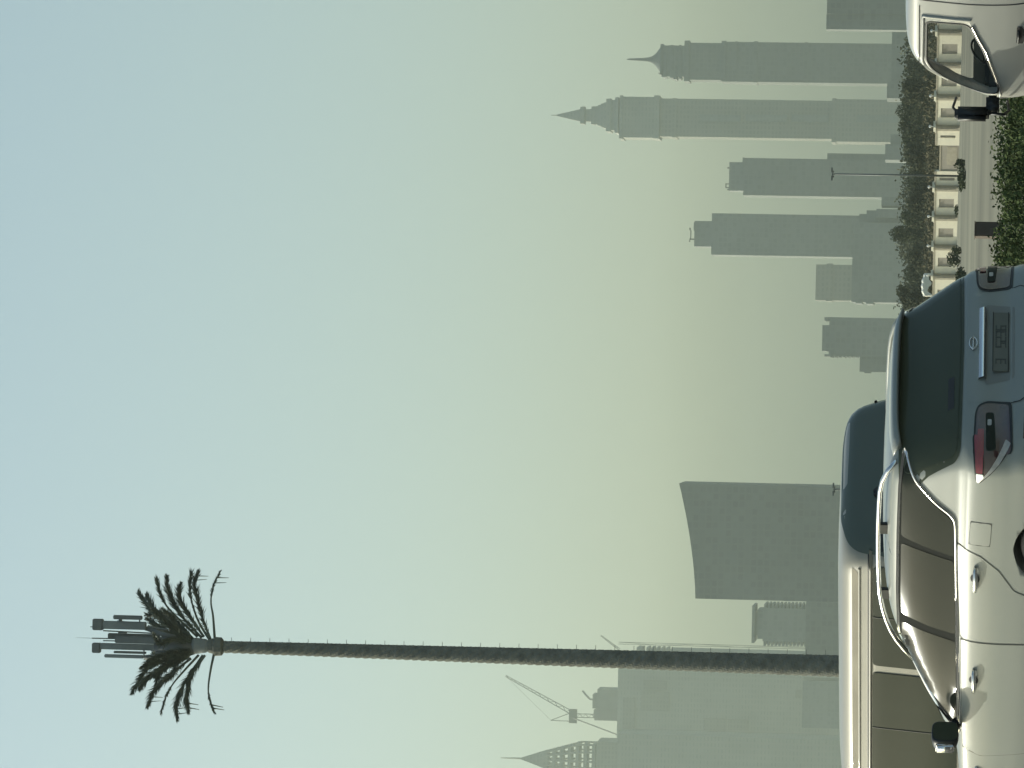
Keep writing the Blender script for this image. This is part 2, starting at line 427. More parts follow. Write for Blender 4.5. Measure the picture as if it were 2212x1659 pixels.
# tower just behind the mast
Z = 4000
r = simple('residential_tower', 'tower mostly hidden by the fake palm mast, only its notched right edge showing', Z, 1400, 1450, 't_beige')
block_part(r, 'wall', Z, 1445, 2060, 1405, 1443, 50, MT['t_blue'], True)
block_part(r, 'crown', Z, 1380, 1445, 1411, 1445, 40, MT['t_blue'], dz=4)
for i, w in enumerate((14, 6, 6, 6, 6, 6)):
    V0 = 1375 if i == 0 else 1396 + (i - 1) * 10.5
    block_part(r, 'balcony', Z, V0, V0 + (13 if i == 0 else 5), 1399 + i * .3, 1413, 36, MT['t_blue'], dz=2)
# far crane behind the mast
def crane(label, Z, mastV0, mastV1, my, jib, counter=None, apex=None, cab=None, wid=5):
    k = Z / F
    b = pt(mastV1, my, Z); root = empty('tower_crane', (b.x, Z, 0)); tag(root, label, 'crane')
    t = pt(mastV0, my, Z)
    def lat(name, p, q, w0, w1, nb):
        bm = bmesh.new(); p = Vector(p); q = Vector(q); d = (q - p); L = d.length; d.normalize()
        side = d.cross(Vector((0, 1, 0))).normalized(); up = Vector((0, 1, 0))
        P = lambda i, sgn, u: p + d * (L * i / nb) + side * sgn * (w0 + (w1 - w0) * i / nb) / 2 + up * u * (w0 + (w1 - w0) * i / nb) / 2
        rr = max(0.30, 0.09 * w0)
        for sgn in (-1, 1):
            for u in (-1, 1): tube(bm, [P(0, sgn, u), P(nb, sgn, u)], rr, 4)
        for i in range(nb):
            sg = 1 if i % 2 else -1
            for u in (-1, 1): tube(bm, [P(i, sg, u), P(i + 1, -sg, u)], rr * .6, 4)
            tube(bm, [P(i, -1, -1), P(i + 1, -1, 1)], rr * .6, 4)
        bmesh.ops.translate(bm, verts=bm.verts, vec=-root.location)
        return link(name, bm, MT['crane'], root)
    lat('mast', (b.x, Z, b.z), (b.x, Z, t.z), wid * k * 2, wid * k * 2, 8)
    j0, j1 = pt(jib[0], jib[1], Z), pt(jib[2], jib[3], Z)
    lat('jib', j0, j1, wid * k * 2.0, wid * k * .8, 16)
    if cab:
        bm = bmesh.new(); sec(bm, Z - 3, *cab, 6)
        bmesh.ops.translate(bm, verts=bm.verts, vec=-root.location); link('machine_deck', bm, MT['crane'], root)
    if apex:
        ap = pt(apex[0], apex[1], Z)
        for (v, yy) in ((apex[2], apex[3]), (apex[2], apex[4])):
            bm = bmesh.new(); tube(bm, [ap, pt(v, yy, Z)], .9 * k, 5)
            bmesh.ops.translate(bm, verts=bm.verts, vec=-root.location); link('a_frame', bm, MT['crane'], root)
        bm = bmesh.new(); tube(bm, [ap, pt(jib[2] + 2, jib[3] + 2, Z)], .30 * k, 4)
        bmesh.ops.translate(bm, verts=bm.verts, vec=-root.location); link('stay_cable', bm, MT['crane'], root)
    return root
crane('pale far crane jib poking out right of the fake palm mast', 4600, 1336, 2030, 1408, (1338, 1403, 1298, 1373), wid=2.0)
# left complex under construction
Z = 4700
r = simple('residential_tower', 'huge pale block left of the fake palm mast, with darker recessed panels', Z, 1440, 1600, 't_pale')
block_part(r, 'wall', Z, 1334, 2060, 1425, 1598, 70, MT['t_pale'], True)
for a in ((1385, 1446, 1494, 1535), (1390, 1440, 1470, 1488), (1520, 1570, 1552, 1577), (1572, 1618, 1554, 1577), (1345, 1372, 1507, 1572), (1718, 1732, 1490, 1508)):
    block_part(r, 'facade_panel', Z, *a, 3, MT['t_beige'], dz=-1.5)
bm = bmesh.new(); sec(bm, Z - 2.5, 1334, 1800, 1577, 1581, 4)
bmesh.ops.translate(bm, verts=bm.verts, vec=-r.location); link('corner_rib', bm, MT['t_beige'], r)
r = simple('unfinished_core', 'grey concrete core of an unfinished tower, beneath the luffing crane', Z + 90, 1485, 1562, 'concrete')
block_part(r, 'wall', Z + 90, 1290, 1500, 1489, 1532, 40, MT['concrete'], True)
block_part(r, 'lower_wall', Z + 90, 1284, 1500, 1532, 1556, 40, MT['concrete'], True, dz=4)
block_part(r, 'formwork', Z + 90, 1280, 1292, 1500, 1530, 30, MT['concrete'], dz=6, bumps=[(1282, 1290, 1534, 1550)])
bm = bmesh.new(); k = (Z + 95) / F
tube(bm, [pt(1258, 1492, Z + 95), pt(1268, 1504, Z + 95), pt(1274, 1510, Z + 95), pt(1284, 1512, Z + 95)], 2.2 * k, 6)
bmesh.ops.translate(bm, verts=bm.verts, vec=-r.location); link('placing_boom', bm, MT['concrete'], r)
crane('luffing tower crane with raised jib on top of the unfinished core', Z + 60, 1240, 1290, 1547, (1232, 1538, 1092, 1460), apex=(1190, 1556, 1232, 1540, 1558), cab=(1229, 1246, 1532, 1562), wid=3.8)
bm = bmesh.new(); tube(bm, [pt(1238, 1551, Z + 50), pt(1333, 1587, Z + 50)], 1.6 * k, 5)
o = link('hoist_boom', bm, MT['crane']); tag(o, 'slanting boom running down left of the unfinished core', 'crane boom')
b_ = pt(1252, 1466, Z + 30)
# lower mid block
r = simple('low_block', 'darker low block at the foot of the huge pale block', 4000, 1440, 1575, 't_blue')
block_part(r, 'wall', 4000, 1733, 2060, 1470, 1572, 50, MT['t_blue'], True)
# pyramid lattice tower at left edge
Z = 4500
r = simple('skyscraper', 'tower with an open louvred pyramid crown, at the far left of the skyline', Z, 1600, 1700, 't_beige')
block_part(r, 'wall', Z, 1288, 2060, 1603, 1683, 60, MT['t_beige'], True, bumps=[(1334, 1345, 1598, 1690)])
k = Z / F
bm = bmesh.new(); cx = pt(1280, 1643, Z + 30).x
zt = lambda V: pt(V, 1643, Z + 30).z
for V in (1288, 1270, 1253, 1236, 1218, 1202, 1186):
    hw = 38.5 if V >= 1253 else 38.5 * (V - 1118) / (1253 - 1118)
    frustum(bm, cx, Z + 30, hw * k, hw * k, zt(V), hw * k * .985, hw * k * .985, zt(V - 7))
hw = 38.5 * (1186 - 1118) / 135
frustum(bm, cx, Z + 30, hw * k, hw * k, zt(1180), 2 * k, 2 * k, zt(1126))
for sx in (-1, -.55, 0, .55, 1):
    for sy in (-1, 1):
        for (Va, Vb) in ((1290, 1253), (1253, 1180)):
            wa = 37; wb = 37 if Vb == 1253 else 17
            tube(bm, [(cx + sx * wa * k, Z + 30 + sy * wa * k, zt(Va)), (cx + sx * wb * k, Z + 30 + sy * wb * k, zt(Vb))], 2.6 * k, 4)
bmesh.ops.translate(bm, verts=bm.verts, vec=-r.location); link('louvred_crown', bm, MT['t_beige'], r)
bm = bmesh.new(); tube(bm, [(cx, Z + 30, zt(1130)), (cx, Z + 30, zt(1082))], [2.2 * k, 1.0 * k], 8)
bmesh.ops.translate(bm, verts=bm.verts, vec=-r.location); link('spire', bm, MT['t_beige'], r)
r = simple('residential_tower', 'pale tower block in front of the open louvred pyramid crown', Z - 300, 1582, 1700, 't_pale')
block_part(r, 'wall', Z - 300, 1334, 2060, 1585, 1700, 60, MT['t_pale'], True)

# ------------------------------------------------------------------ boundary wall with piers
FA = math.radians(45)
FD = Vector((math.cos(FA), -math.sin(FA), 0))     # runs to the right and nearer
FN = Vector((-math.sin(FA), -math.cos(FA), 0))    # faces left and towards the road
ZF = 470.0
f0 = pt(2050, 594, ZF); f0.z = 0
def fence_at(y):
    """distance along the wall line seen at picture height y"""
    lo, hi = -80.0, 120.0
    for _ in range(40):
        m_ = (lo + hi) / 2; p = f0 + FD * m_
        d = p - cam.location
        # project
        yy = 829.5 - (d.dot(CY)) / d.dot(Fw) * F
        if yy > y: lo = m_
        else: hi = m_
    return lo
FROT = math.atan2(FD.y, FD.x)
piers_y = [721, 657.5, 594, 530.7, 467, 403.4, 272.6, 206.6, 137, 66, -5]
group_p = 'cream wall panels of the boundary wall'
def local_obj(name, bm, m, org, parent=None):
    o = link(name, bm, m, parent)
    if parent is None: o.location = org; o.rotation_euler = (0, 0, FROT)
    return o
FH = 2.42
where_panel = {0: 'hidden behind the suv at the left end', 1: 'partly hidden by the suv window', 2: 'third bay left of the gate', 3: 'second bay left of the gate', 4: 'bay just left of the lamp post',
               6: 'narrow bay right of the gate', 7: 'bay beside the van mirror', 8: 'seen through the front of the van window', 9: 'seen through the middle of the van window'}
def wall_panel(s0, s1, label, gap=None):
    org = f0 + FD * s0
    root = empty('wall_panel', org, FROT); tag(root, label, 'wall', group_p)
    L = s1 - s0
    a, b = (0.28, 0.62) if gap is None else gap
    z0, z1 = 0.42, 2.05
    bm = bmesh.new()
    box(bm, 0, L * a, -.12, .12, 0, FH); box(bm, L * b, L, -.12, .12, 0, FH)
    box(bm, L * a, L * b, -.12, .12, 0, z0); box(bm, L * a, L * b, -.12, .12, z1, FH)
    link('wall', bm, MT['cream'], root)
    bm = bmesh.new(); box(bm, L * a + .003, L * b - .003, -.02, .08, z0 + .003, z1 - .003); link('infill', bm, MT['panel'], root)
    bm = bmesh.new(); box(bm, 0, L, -.18, .18, FH + .002, FH + .09); box(bm, 0, L, -.13, .13, FH + .092, FH + .2)
    link('coping', bm, MT['stone'], root)
    return root
def pier(s, label, lamp=True):
    org = f0 + FD * s
    root = empty('wall_pier', org, FROT); tag(root, label, 'pillar', 'stone piers of the boundary wall')
    bm = bmesh.new(); box(bm, -.24, .24, -.55, .35, 0, 2.55); box(bm, -.1, .1, -.60, -.552, .3, 2.3); link('shaft', bm, MT['stone'], root)
    bm = bmesh.new(); box(bm, -.38, .38, -.7, .5, 2.552, 2.66, .01); box(bm, -.32, .32, -.62, .42, 2.662, 2.82, .01); link('cap', bm, MT['cream'], root)
    if lamp:
        bm = bmesh.new(); tube(bm, [(0, -.1, 2.82), (0, -.1, 3.05)], .03, 6)
        bmesh.ops.create_uvsphere(bm, u_segments=12, v_segments=8, radius=.16, matrix=Matrix.Translation((0, -.1, 3.18)))
        link('globe_lamp', bm, MT['bulb'], root, True)
    return root
names_p = ['leftmost pier, hidden behind the suv', 'pier hidden behind the suv window', 'pier rising just right of the pale canopy', 'second pier right of the pale canopy', 'third pier right of the pale canopy', 'pier just left of the thin lamp post', 'pier right of the metal gate', 'pier beside the top of the van mirror', 'pier seen through the front of the van window', 'pier seen through the middle of the van window', 'pier hidden behind the van body at the right edge']
ss = [fence_at(y) for y in piers_y]
for i, s in enumerate(ss):
    pier(s, 'beige stone ' + names_p[i])
for i in range(len(ss) - 1):
    if i == 5: continue
    lab = 'cream wall bay with a grey infill, ' + where_panel.get(i, 'at the right end')
    wall_panel(ss[i] + .26, ss[i + 1] - .26, lab, (0.40, 0.52) if i == 1 else None)
# bay with the gate (403 -> 272)
s_a, s_g0, s_g1, s_b = ss[5] + .26, fence_at(369), fence_at(313), ss[6] - .26
wall_panel(s_a, s_g0, 'short cream wall bay directly behind the thin lamp post, left of the gate', (0.35, 0.55))
wall_panel(s_g1, s_b, 'cream wall bay with a narrow slot, just right of the gate', (0.45, 0.60))
root = empty('gate', f0 + FD * (s_g0 + .05), FROT); tag(root, 'beige metal double gate set lower than the wall either side', 'gate')
L = s_g1 - s_g0 - .1
bm = bmesh.new(); box(bm, 0, L, -.02, .06, .05, 1.95); link('leaf', bm, MT['panel'], root)
bm = bmesh.new(); box(bm, L * .22, L * .93, -.05, -.022, .2, 1.3); link('raised_panel', bm, MT['stone'], root)
bm = bmesh.new(); box(bm, 0, L, -.1, .1, 1.952, 2.12); link('lintel', bm, MT['stone'], root)

# ------------------------------------------------------------------ foliage
def leaves(bm, center, radii, n, size, rng, shell=0.55):
    for _ in range(n):
        while True:
            v = Vector((rng.uniform(-1, 1), rng.uniform(-1, 1), rng.uniform(-1, 1)))
            if v.length <= 1 and v.length > shell * rng.random(): break
        p = Vector((center[0] + v.x * radii[0], center[1] + v.y * radii[1], center[2] + v.z * radii[2]))
        a = Vector((rng.gauss(0, 1), rng.gauss(0, 1), rng.gauss(0, 1))).normalized()
        b = a.cross(Vector((rng.gauss(0, 1), rng.gauss(0, 1), rng.gauss(0, 1)))).normalized()
        s = size * rng.uniform(.6, 1.4)
        q = [bm.verts.new(p + a * s), bm.verts.new(p + b * s * .55), bm.verts.new(p - a * s), bm.verts.new(p - b * s * .55)]
        bm.faces.new(q)

def tree(x, y, h, w, label, m, seed, dens=1.15, size=.19, name='tree', cat='tree', grp='trees behind the boundary wall'):
    rng = random.Random(seed)
    root = empty(name, (x, y, 0)); tag(root, label, cat, grp)
    bm = bmesh.new()
    tube(bm, [(0, 0, 0), (.1, 0, h * .25), (-.05, .05, h * .5), (0, 0, h * .8)], [.24, .19, .13, .04], 8)
    for k in range(6):
        a = rng.uniform(0, 6.28); z0 = h * rng.uniform(.2, .5)
        tube(bm, [(0, 0, z0), (math.cos(a) * w * .2, math.sin(a) * w * .2, z0 + h * .15), (math.cos(a) * w * .36, math.sin(a) * w * .36, z0 + h * .3)], [.1, .07, .02], 5)
    link('trunk', bm, MT['trunk'], root, True)
    bm = bmesh.new()
    nc = int(16 * dens)
    for k in range(nc):
        a = rng.uniform(0, 6.28); r_ = w * .42 * math.sqrt(rng.random()); zz = h * rng.uniform(.22, .86)
        tap = 1 - .55 * max(0, (zz / h - .45)) / .45
        leaves(bm, (math.cos(a) * r_ * tap, math.sin(a) * r_ * tap, zz), (w * .17, w * .17, h * rng.uniform(.08, .15)), 210, size, rng)
    leaves(bm, (0, 0, h * .5), (w * .44, w * .44, h * .42), 1100, size, rng, .2)
    link('crown', bm, m, root)
    return root
# (picture y of the axis, picture V of the top, width in picture units, depth)
TREES = [(40, 1950, 90, 700, 0, 'dark bushy tree above the van roof'),
         (100, 1958, 80, 640, 1, 'low rounded tree behind the van roof'),
         (150, 1945, 60, 760, 0, 'tree rising behind the front of the van roof'),
         (196, 1936, 60, 620, 1, 'dusty tree at the foot of the tower podium, left of the van roof'),
         (236, 1925, 70, 680, 0, 'tall dark tree below the pyramid topped tower'),
         (285, 1928, 66, 640, 0, 'dark tree right of the thin lamp post'),
         (335, 1940, 70, 600, 1, 'dusty tree just right of the thin lamp post'),
         (385, 1946, 66, 660, 0, 'round tree behind the thin lamp post'),
         (432, 1950, 60, 610, 1, 'lower tree left of the thin lamp post'),
         (470, 1932, 44, 640, 0, 'slim dark tree below the tower with the rooftop mast'),
         (503, 1918, 46, 660, 0, 'tallest dark tree, standing before the wide podium'),
         (550, 1955, 70, 620, 1, 'low dusty tree before the wide podium'),
         (600, 1948, 60, 700, 0, 'tree above the pale canopy'),
         (640, 1928, 60, 560, 1, 'tree partly hidden by the right edge of the suv')]
for i, (yy, V, wd, Z, kind, lab) in enumerate(TREES):
    p = pt(V, yy, Z)
    tree(p.x, Z, p.z, wd * 1.35 * Z / F, lab, MT['leaf'] if kind == 0 else MT['leaf2'], 100 + i)
# dry scrub on the rise behind the wall: nobody could count it
rng = random.Random(5)
bm = bmesh.new()
for k in range(420):
    yy = rng.uniform(-40, 760); Z = rng.uniform(500, 590)
    hh = rng.uniform(2.6, 4.6) + (0.6 if 180 < yy < 330 else 0)
    p = pt(2030, yy, Z)
    w_ = rng.uniform(.8, 1.8)
    leaves(bm, (p.x, Z, hh * .55), (w_, w_, hh * .45), 60, .24, rng)
struct(tag(link('scrub', bm, MT['scrub']), 'brown dry scrub growing behind the boundary wall', 'scrub'), 'stuff')
bm = bmesh.new()
for k in range(150):
    yy = rng.uniform(-100, 760); Z = rng.uniform(760, 860)
    p = pt(2030, yy, Z); hh = rng.uniform(8.0, 11.0); w_ = rng.uniform(2.5, 4.5)
    leaves(bm, (p.x, Z, hh * .5), (w_, w_, hh * .5), 260, .34, rng)
struct(tag(link('wood', bm, MT['leaf2']), 'distant belt of dusty green trees below the skyline', 'wood'), 'stuff')

# canopy behind the wall
p = pt(1990, 615, 500)
root = empty('canopy', (p.x, 500, 0)); tag(root, 'pale fabric canopy on posts behind the wall, just right of the suv', 'canopy')
bm = bmesh.new(); k = 500 / F
N_ = 14
rows = []
for j in range(5):
    row = []
    for i in range(N_ + 1):
        t = i / N_
        x = (-1 + 2 * t) * 22 * k * 1.1
        z = p.z - .28 * abs(2 * t - .9) ** 2 - .1 * abs(j - 2) - .05 * math.sin(t * 25)
        row.append((x, (j - 2) * .8, z))
    rows.append(row)
up = [[bm.verts.new(q) for q in r_] for r_ in rows]
dn = [[bm.verts.new((q[0], q[1], q[2] - .75 - .25 * math.sin(q[0] * 4 + 1))) for q in r_] for r_ in rows]
for j in range(4):
    for i in range(N_):
        bm.faces.new((up[j][i], up[j][i + 1], up[j + 1][i + 1], up[j + 1][i]))
        bm.faces.new((dn[j][i], dn[j + 1][i], dn[j + 1][i + 1], dn[j][i + 1]))
for i in range(N_):
    bm.faces.new((up[0][i], dn[0][i], dn[0][i + 1], up[0][i + 1])); bm.faces.new((up[4][i], up[4][i + 1], dn[4][i + 1], dn[4][i]))
for j in range(4):
    bm.faces.new((up[j][0], up[j + 1][0], dn[j + 1][0], dn[j][0])); bm.faces.new((up[j][N_], dn[j][N_], dn[j + 1][N_], up[j + 1][N_]))
link('cover', bm, MT['canvas'], root)
for sx in (-1, 1):
    bm = bmesh.new(); tube(bm, [(sx * 1.1, 0, 0), (sx * 1.1, 0, p.z - .8)], .05, 6); link('post', bm, MT['steel'], root)

# lamp posts
def lamp_post(V0, yy, Z, label, full=True):
    p = pt(V0, yy, Z)
    root = empty('street_lamp', (p.x, Z, 0)); tag(root, label, 'street lamp', 'thin street lamps')
    bm = bmesh.new(); tube(bm, [(0, 0, 0), (0, 0, p.z - .1)], [.085, .05], 8); link('pole', bm, MT['steel'], root, True)
    bm = bmesh.new(); tube(bm, [(-.22, 0, p.z - .12), (0, 0, p.z - .04), (.22, 0, p.z - .12)], .035, 6); link('arm', bm, MT['steel'], root, True)
    for s in (-1, 1):
        bm = bmesh.new(); x0, x1 = sorted((s * .1, s * .45)); box(bm, x0, x1, -.1, .1, p.z - .06, p.z + .05, .02)
        link('lamp_head', bm, MT['antenna_dark'], root)
    return root
lamp_post(1797, 376, 285, 'thin pole with a T shaped head, standing by the gate before the wall')
lamp_post(1800, 1057, 285, 'twin lamp head just showing above the roof of the high roof van')

# bushes by the wall and on the sand
def bush(yy, V, Z, w, h, label, m, seed, n=500, size=.1):
    p = pt(V, yy, Z); rng = random.Random(seed)
    bm = bmesh.new()
    for k in range(5):
        leaves(bm, (rng.uniform(-w, w) * .4, rng.uniform(-w, w) * .4, h * rng.uniform(.3, .6)), (w * .45, w * .45, h * .4), n // 5, size, rng)
    for k in range(5):
        a = rng.uniform(0, 6.28); tube(bm, [(0, 0, -.02), (math.cos(a) * w * .2, math.sin(a) * w * .2, h * .6)], [.03, .01], 4)
    o = link('bush', bm, m); o.location = (p.x, Z, 0); tag(o, label, 'bush', 'dark bushes on the sand'); return o
bush(378, 2085, 283, 1.5, .6, 'low bush at the foot of the thin lamp post', MT['leaf'], 1)
bush(355, 2085, 300, .5, .9, 'small upright bush right of the thin lamp post', MT['leaf'], 2, 200)
bush(562, 2070, 340, .9, 1.4, 'dark bush against the wall below the third pier right of the canopy', MT['leaf'], 3)
bush(540, 2072, 330, .7, .9, 'small dark bush left of the brown cabinet, at the wall', MT['leaf'], 4, 300)
bush(602, 2085, 250, .9, .7, 'dark bush touching the right edge of the suv', MT['leaf'], 5)
bush(455, 2071, 430, 1.0, .5, 'tiny low bush under the wall in line with the second pier', MT['leaf'], 6, 200)
# brown cabinet
p = pt(2105, 497, 88)
root = empty('utility_cabinet', (p.x, 88, 0), .2); tag(root, 'brown utility cabinet standing behind the hedge', 'cabinet')
bm = bmesh.new(); box(bm, -.155, .155, -.12, .12, .06, p.z - .02, .006); link('body', bm, MT['cabinet'], root)
bm = bmesh.new(); box(bm, -.17, .17, -.135, .135, p.z - .018, p.z, .003); link('lid', bm, MT['cabinet'], root)
bm = bmesh.new(); box(bm, -.13, .13, -.127, -.1205, .12, p.z - .07); link('door', bm, MT['cabinet'], root)

# hedge: continuous ground cover
rng = random.Random(11)
bm = bmesh.new()
for k in range(2400):
    L = rng.uniform(20.5, 29.5); T = rng.uniform(-12, 60)
    p = LT(L, T)
    if p.y < 30: continue
    hh = rng.uniform(.38, .62) * (1.0 if L > 22 else .75)
    leaves(bm, (p.x, p.y, hh * .6), (rng.uniform(.25, .5), rng.uniform(.25, .5), hh * .45), 90, .032, rng, .3)
struct(tag(link('hedge', bm, MT['hedge']), 'dense leafy green hedge along the roadside', 'hedge'), 'stuff')
struct(strip('soil_bed', 20.0, 30.0, -30, 120, 0.012, MT['trunk']))
struct(strip('path', 41, 44.5, -200, 400, 0.008, MT['asphalt']))

# ------------------------------------------------------------------ fake palm mast
ZM = 170.0
def mp(X, Y, dd=0.0):       # point on the enlarged crop of the crown
    return pt(153.6 + X / 4.32, 1206.8 + Y / 4.32, ZM + dd)
base = pt(2105, 1440, ZM); base.z = 0
root = empty('fake_palm_mast', base); tag(root, 'very tall phone mast disguised as a palm, with antennas above its fronds', 'phone mast')
def ml(name, bm, m, smooth=False):
    bmesh.ops.translate(bm, verts=bm.verts, vec=-base)
    return link(name, bm, m, root, smooth)
pb = pt(1800, 1438.5, ZM); ptp = pt(476, 1397.0, ZM)
k = ZM / F
ax = (ptp - pb) / (ptp.z - pb.z)
b0 = pb - ax * pb.z
H = ptp.z
bm = bmesh.new(); seg = 28; dz = .085; nr = int(H / dz)
prev = None
for i in range(nr + 1):
    z = i * dz; t = z / H
    zV = (z - pb.z) / (H - pb.z)
    rad = (23.5 + (13 - 23.5) * zV) * k
    c = b0 + ax * z
    ring = []
    for s in range(seg):
        ph = (i * .5 + s * .5) % 2.0; ph2 = (i * .5 - s * .5) % 2.0
        bmp = .028 * (1 if (i + s) % 4 in (0, 1) else 0) + .02 * ((i % 4) / 4)
        a = 2 * math.pi * s / seg
        ring.append(bm.verts.new((c.x + (rad - .03 + bmp) * math.cos(a), c.y + (rad - .03 + bmp) * math.sin(a), z)))
    if prev:
        for s in range(seg): bm.faces.new((prev[s], prev[(s + 1) % seg], ring[(s + 1) % seg], ring[s]))
    else: bm.faces.new(ring[::-1])
    prev = ring
bm.faces.new(prev)
ml('trunk', bm, MT['bark'])
z_ = 3.0
for i in range(32):
    V = 500 + i * 41.4
    yr = 1385 + (1413 - 1385) * (V - 488) / (1800 - 488)
    q = pt(V, yr, ZM); bm = bmesh.new()
    tube(bm, [q - Vector((.05, 0, 0)), q + Vector((.16, 0, 0))], .011, 5)
    ml('step_peg', bm, MT['steel'])
def cyl(name, V0, V1, yc, r0, r1, m, seg=12):
    a = pt(V0, yc, ZM); b = pt(V1, yc, ZM); bm = bmesh.new()
    tube(bm, [b, b * .85 + a * .15, a * .85 + b * .15, a], [r1 * k * .8, r1 * k, r0 * k, r0 * k * .8], seg); ml(name, bm, m)
cyl('collar', 461, 482, 1396.5, 21, 20, MT['bark'])
cyl('neck', 449, 462, 1395.5, 15, 17, MT['bark'])
cyl('drum', 416, 450, 1395, 18, 15, MT['antenna'], 20)
# dark bundle of mounts above the drum
for a in ((1150, 830, 780, 830, 20), (1100, 780, 700, 760, 16), (1100, 880, 790, 890, 16), (1150, 800, 690, 650, 10), (1050, 900, 680, 920, 10)):
    bm = bmesh.new(); tube(bm, [mp(a[0], a[1]), mp(a[2], a[3])], [a[4] * k * .8, a[4] * k * .45], 8); ml('mounting_tube', bm, MT['antenna_dark'], True)
def panel(X0, X1, Y0, Y1, m, dd=0, depth=.18, name='antenna_panel'):
    a = mp(X0, Y0, dd); b = mp(X1, Y1, dd)
    bm = bmesh.new()
    pa, pb2 = mp(X0, (Y0 + Y1) / 2, dd), mp(X1, (Y0 + Y1) / 2, dd)
    w_ = abs(Y1 - Y0) / 4.32 * k / 2
    box(bm, pb2.x - w_, pb2.x + w_, pa.y - depth / 2, pa.y + depth / 2, pb2.z, pa.z, min(.03, w_ * .4))
    ml(name, bm, m)
panel(395, 665, 532, 572, MT['antenna_dark'], -.4)
panel(300, 700, 590, 665, MT['antenna'], -.1, .3)
panel(205, 300, 562, 668, MT['antenna_dark'], -.1, .35, 'radome')
panel(345, 830, 706, 760, MT['antenna_dark'], .4)
panel(410, 900, 735, 800, MT['antenna_dark'], -.5)
panel(275, 790, 800, 858, MT['antenna'], .2, .3)
panel(200, 276, 785, 880, MT['antenna_dark'], .2, .35, 'radome')
panel(312, 675, 900, 932, MT['antenna'], -.3)
panel(400, 700, 868, 890, MT['antenna_dark'], .3)
for (a, b, c, d, r_) in ((180, 636, 310, 640, 1.2), (195, 742, 470, 748, 1.5), (300, 765, 420, 768, 1.5), (430, 580, 660, 600, 1), (300, 672, 830, 700, 1.6), (440, 690, 520, 690, 3), (640, 560, 640, 610, 1.5), (460, 560, 460, 600, 4), (680, 850, 680, 930, 1.5), (690, 640, 900, 660, 2)):
    bm = bmesh.new(); tube(bm, [mp(a, b), mp(c, d)], r_ * k, 6); ml('bracket', bm, MT['antenna_dark'])
bm = bmesh.new(); tube(bm, [mp(45, 737), mp(200, 742)], [.25 * k, .5 * k], 6); ml('whip_antenna', bm, MT['antenna_dark'])
FR = [[(1340, 745), (1325, 540), (1305, 400), (1325, 260), (1385, 130)], [(1300, 750), (1220, 540), (1170, 350), (1150, 230), (1185, 120)],
      [(1290, 755), (1190, 590), (1130, 420), (1105, 280), (1118, 140)], [(1240, 730), (1120, 560), (1040, 440), (1005, 330), (1020, 240)],
      [(1220, 740), (1060, 570), (960, 430), (900, 280), (888, 165)], [(1180, 730), (1000, 560), (890, 440), (830, 320), (798, 205)],
      [(1120, 730), (900, 590), (780, 500), (680, 400), (630, 310)], [(1100, 740), (860, 600), (780, 500), (730, 400), (705, 340)],
      [(1335, 880), (1300, 1050), (1280, 1220), (1300, 1340), (1330, 1425)], [(1250, 900), (1130, 1080), (1090, 1200), (1075, 1320), (1092, 1430)],
      [(1230, 900), (1080, 1120), (1020, 1240), (980, 1370), (990, 1500)], [(1190, 900), (1060, 1040), (950, 1170), (880, 1300), (840, 1435)],
      [(1120, 930), (950, 1060), (850, 1150), (760, 1260), (710, 1380)], [(1080, 930), (880, 1010), (750, 1080), (680, 1150), (640, 1215)],
      [(1050, 930), (840, 960), (700, 1040), (620, 1160), (570, 1250)],
      [(1150, 800), (1000, 740), (880, 700), (800, 650), (740, 560)], [(1150, 850), (1000, 870), (860, 900), (740, 950), (650, 1020)],
      [(1150, 780), (1010, 660), (900, 600), (800, 540), (700, 520)], [(1150, 880), (1010, 940), (900, 980), (830, 1060), (790, 1170)],
      [(1120, 800), (960, 760), (850, 780), (800, 760), (770, 700)], [(1120, 860), (980, 850), (880, 840), (800, 850), (760, 880)],
      [(1150, 760), (1040, 640), (950, 560), (870, 520), (760, 480)]]
bare = {0: 1, 8: 1, 11: 1, 5: .5, 2: .6}
for (a, b) in ((700, 560), (760, 480), (690, 1010), (760, 1100), (850, 470), (860, 1150), (720, 640), (700, 930)):   # fronds pointing up and away from the viewer
    FR.append([(1160, 830 + (b - 830) * .08), (1040, 830 + (b - 830) * .28), (930 + (a - 700) * .3, 830 + (b - 830) * .52), (a + 90, 830 + (b - 830) * .78), (a, b)])
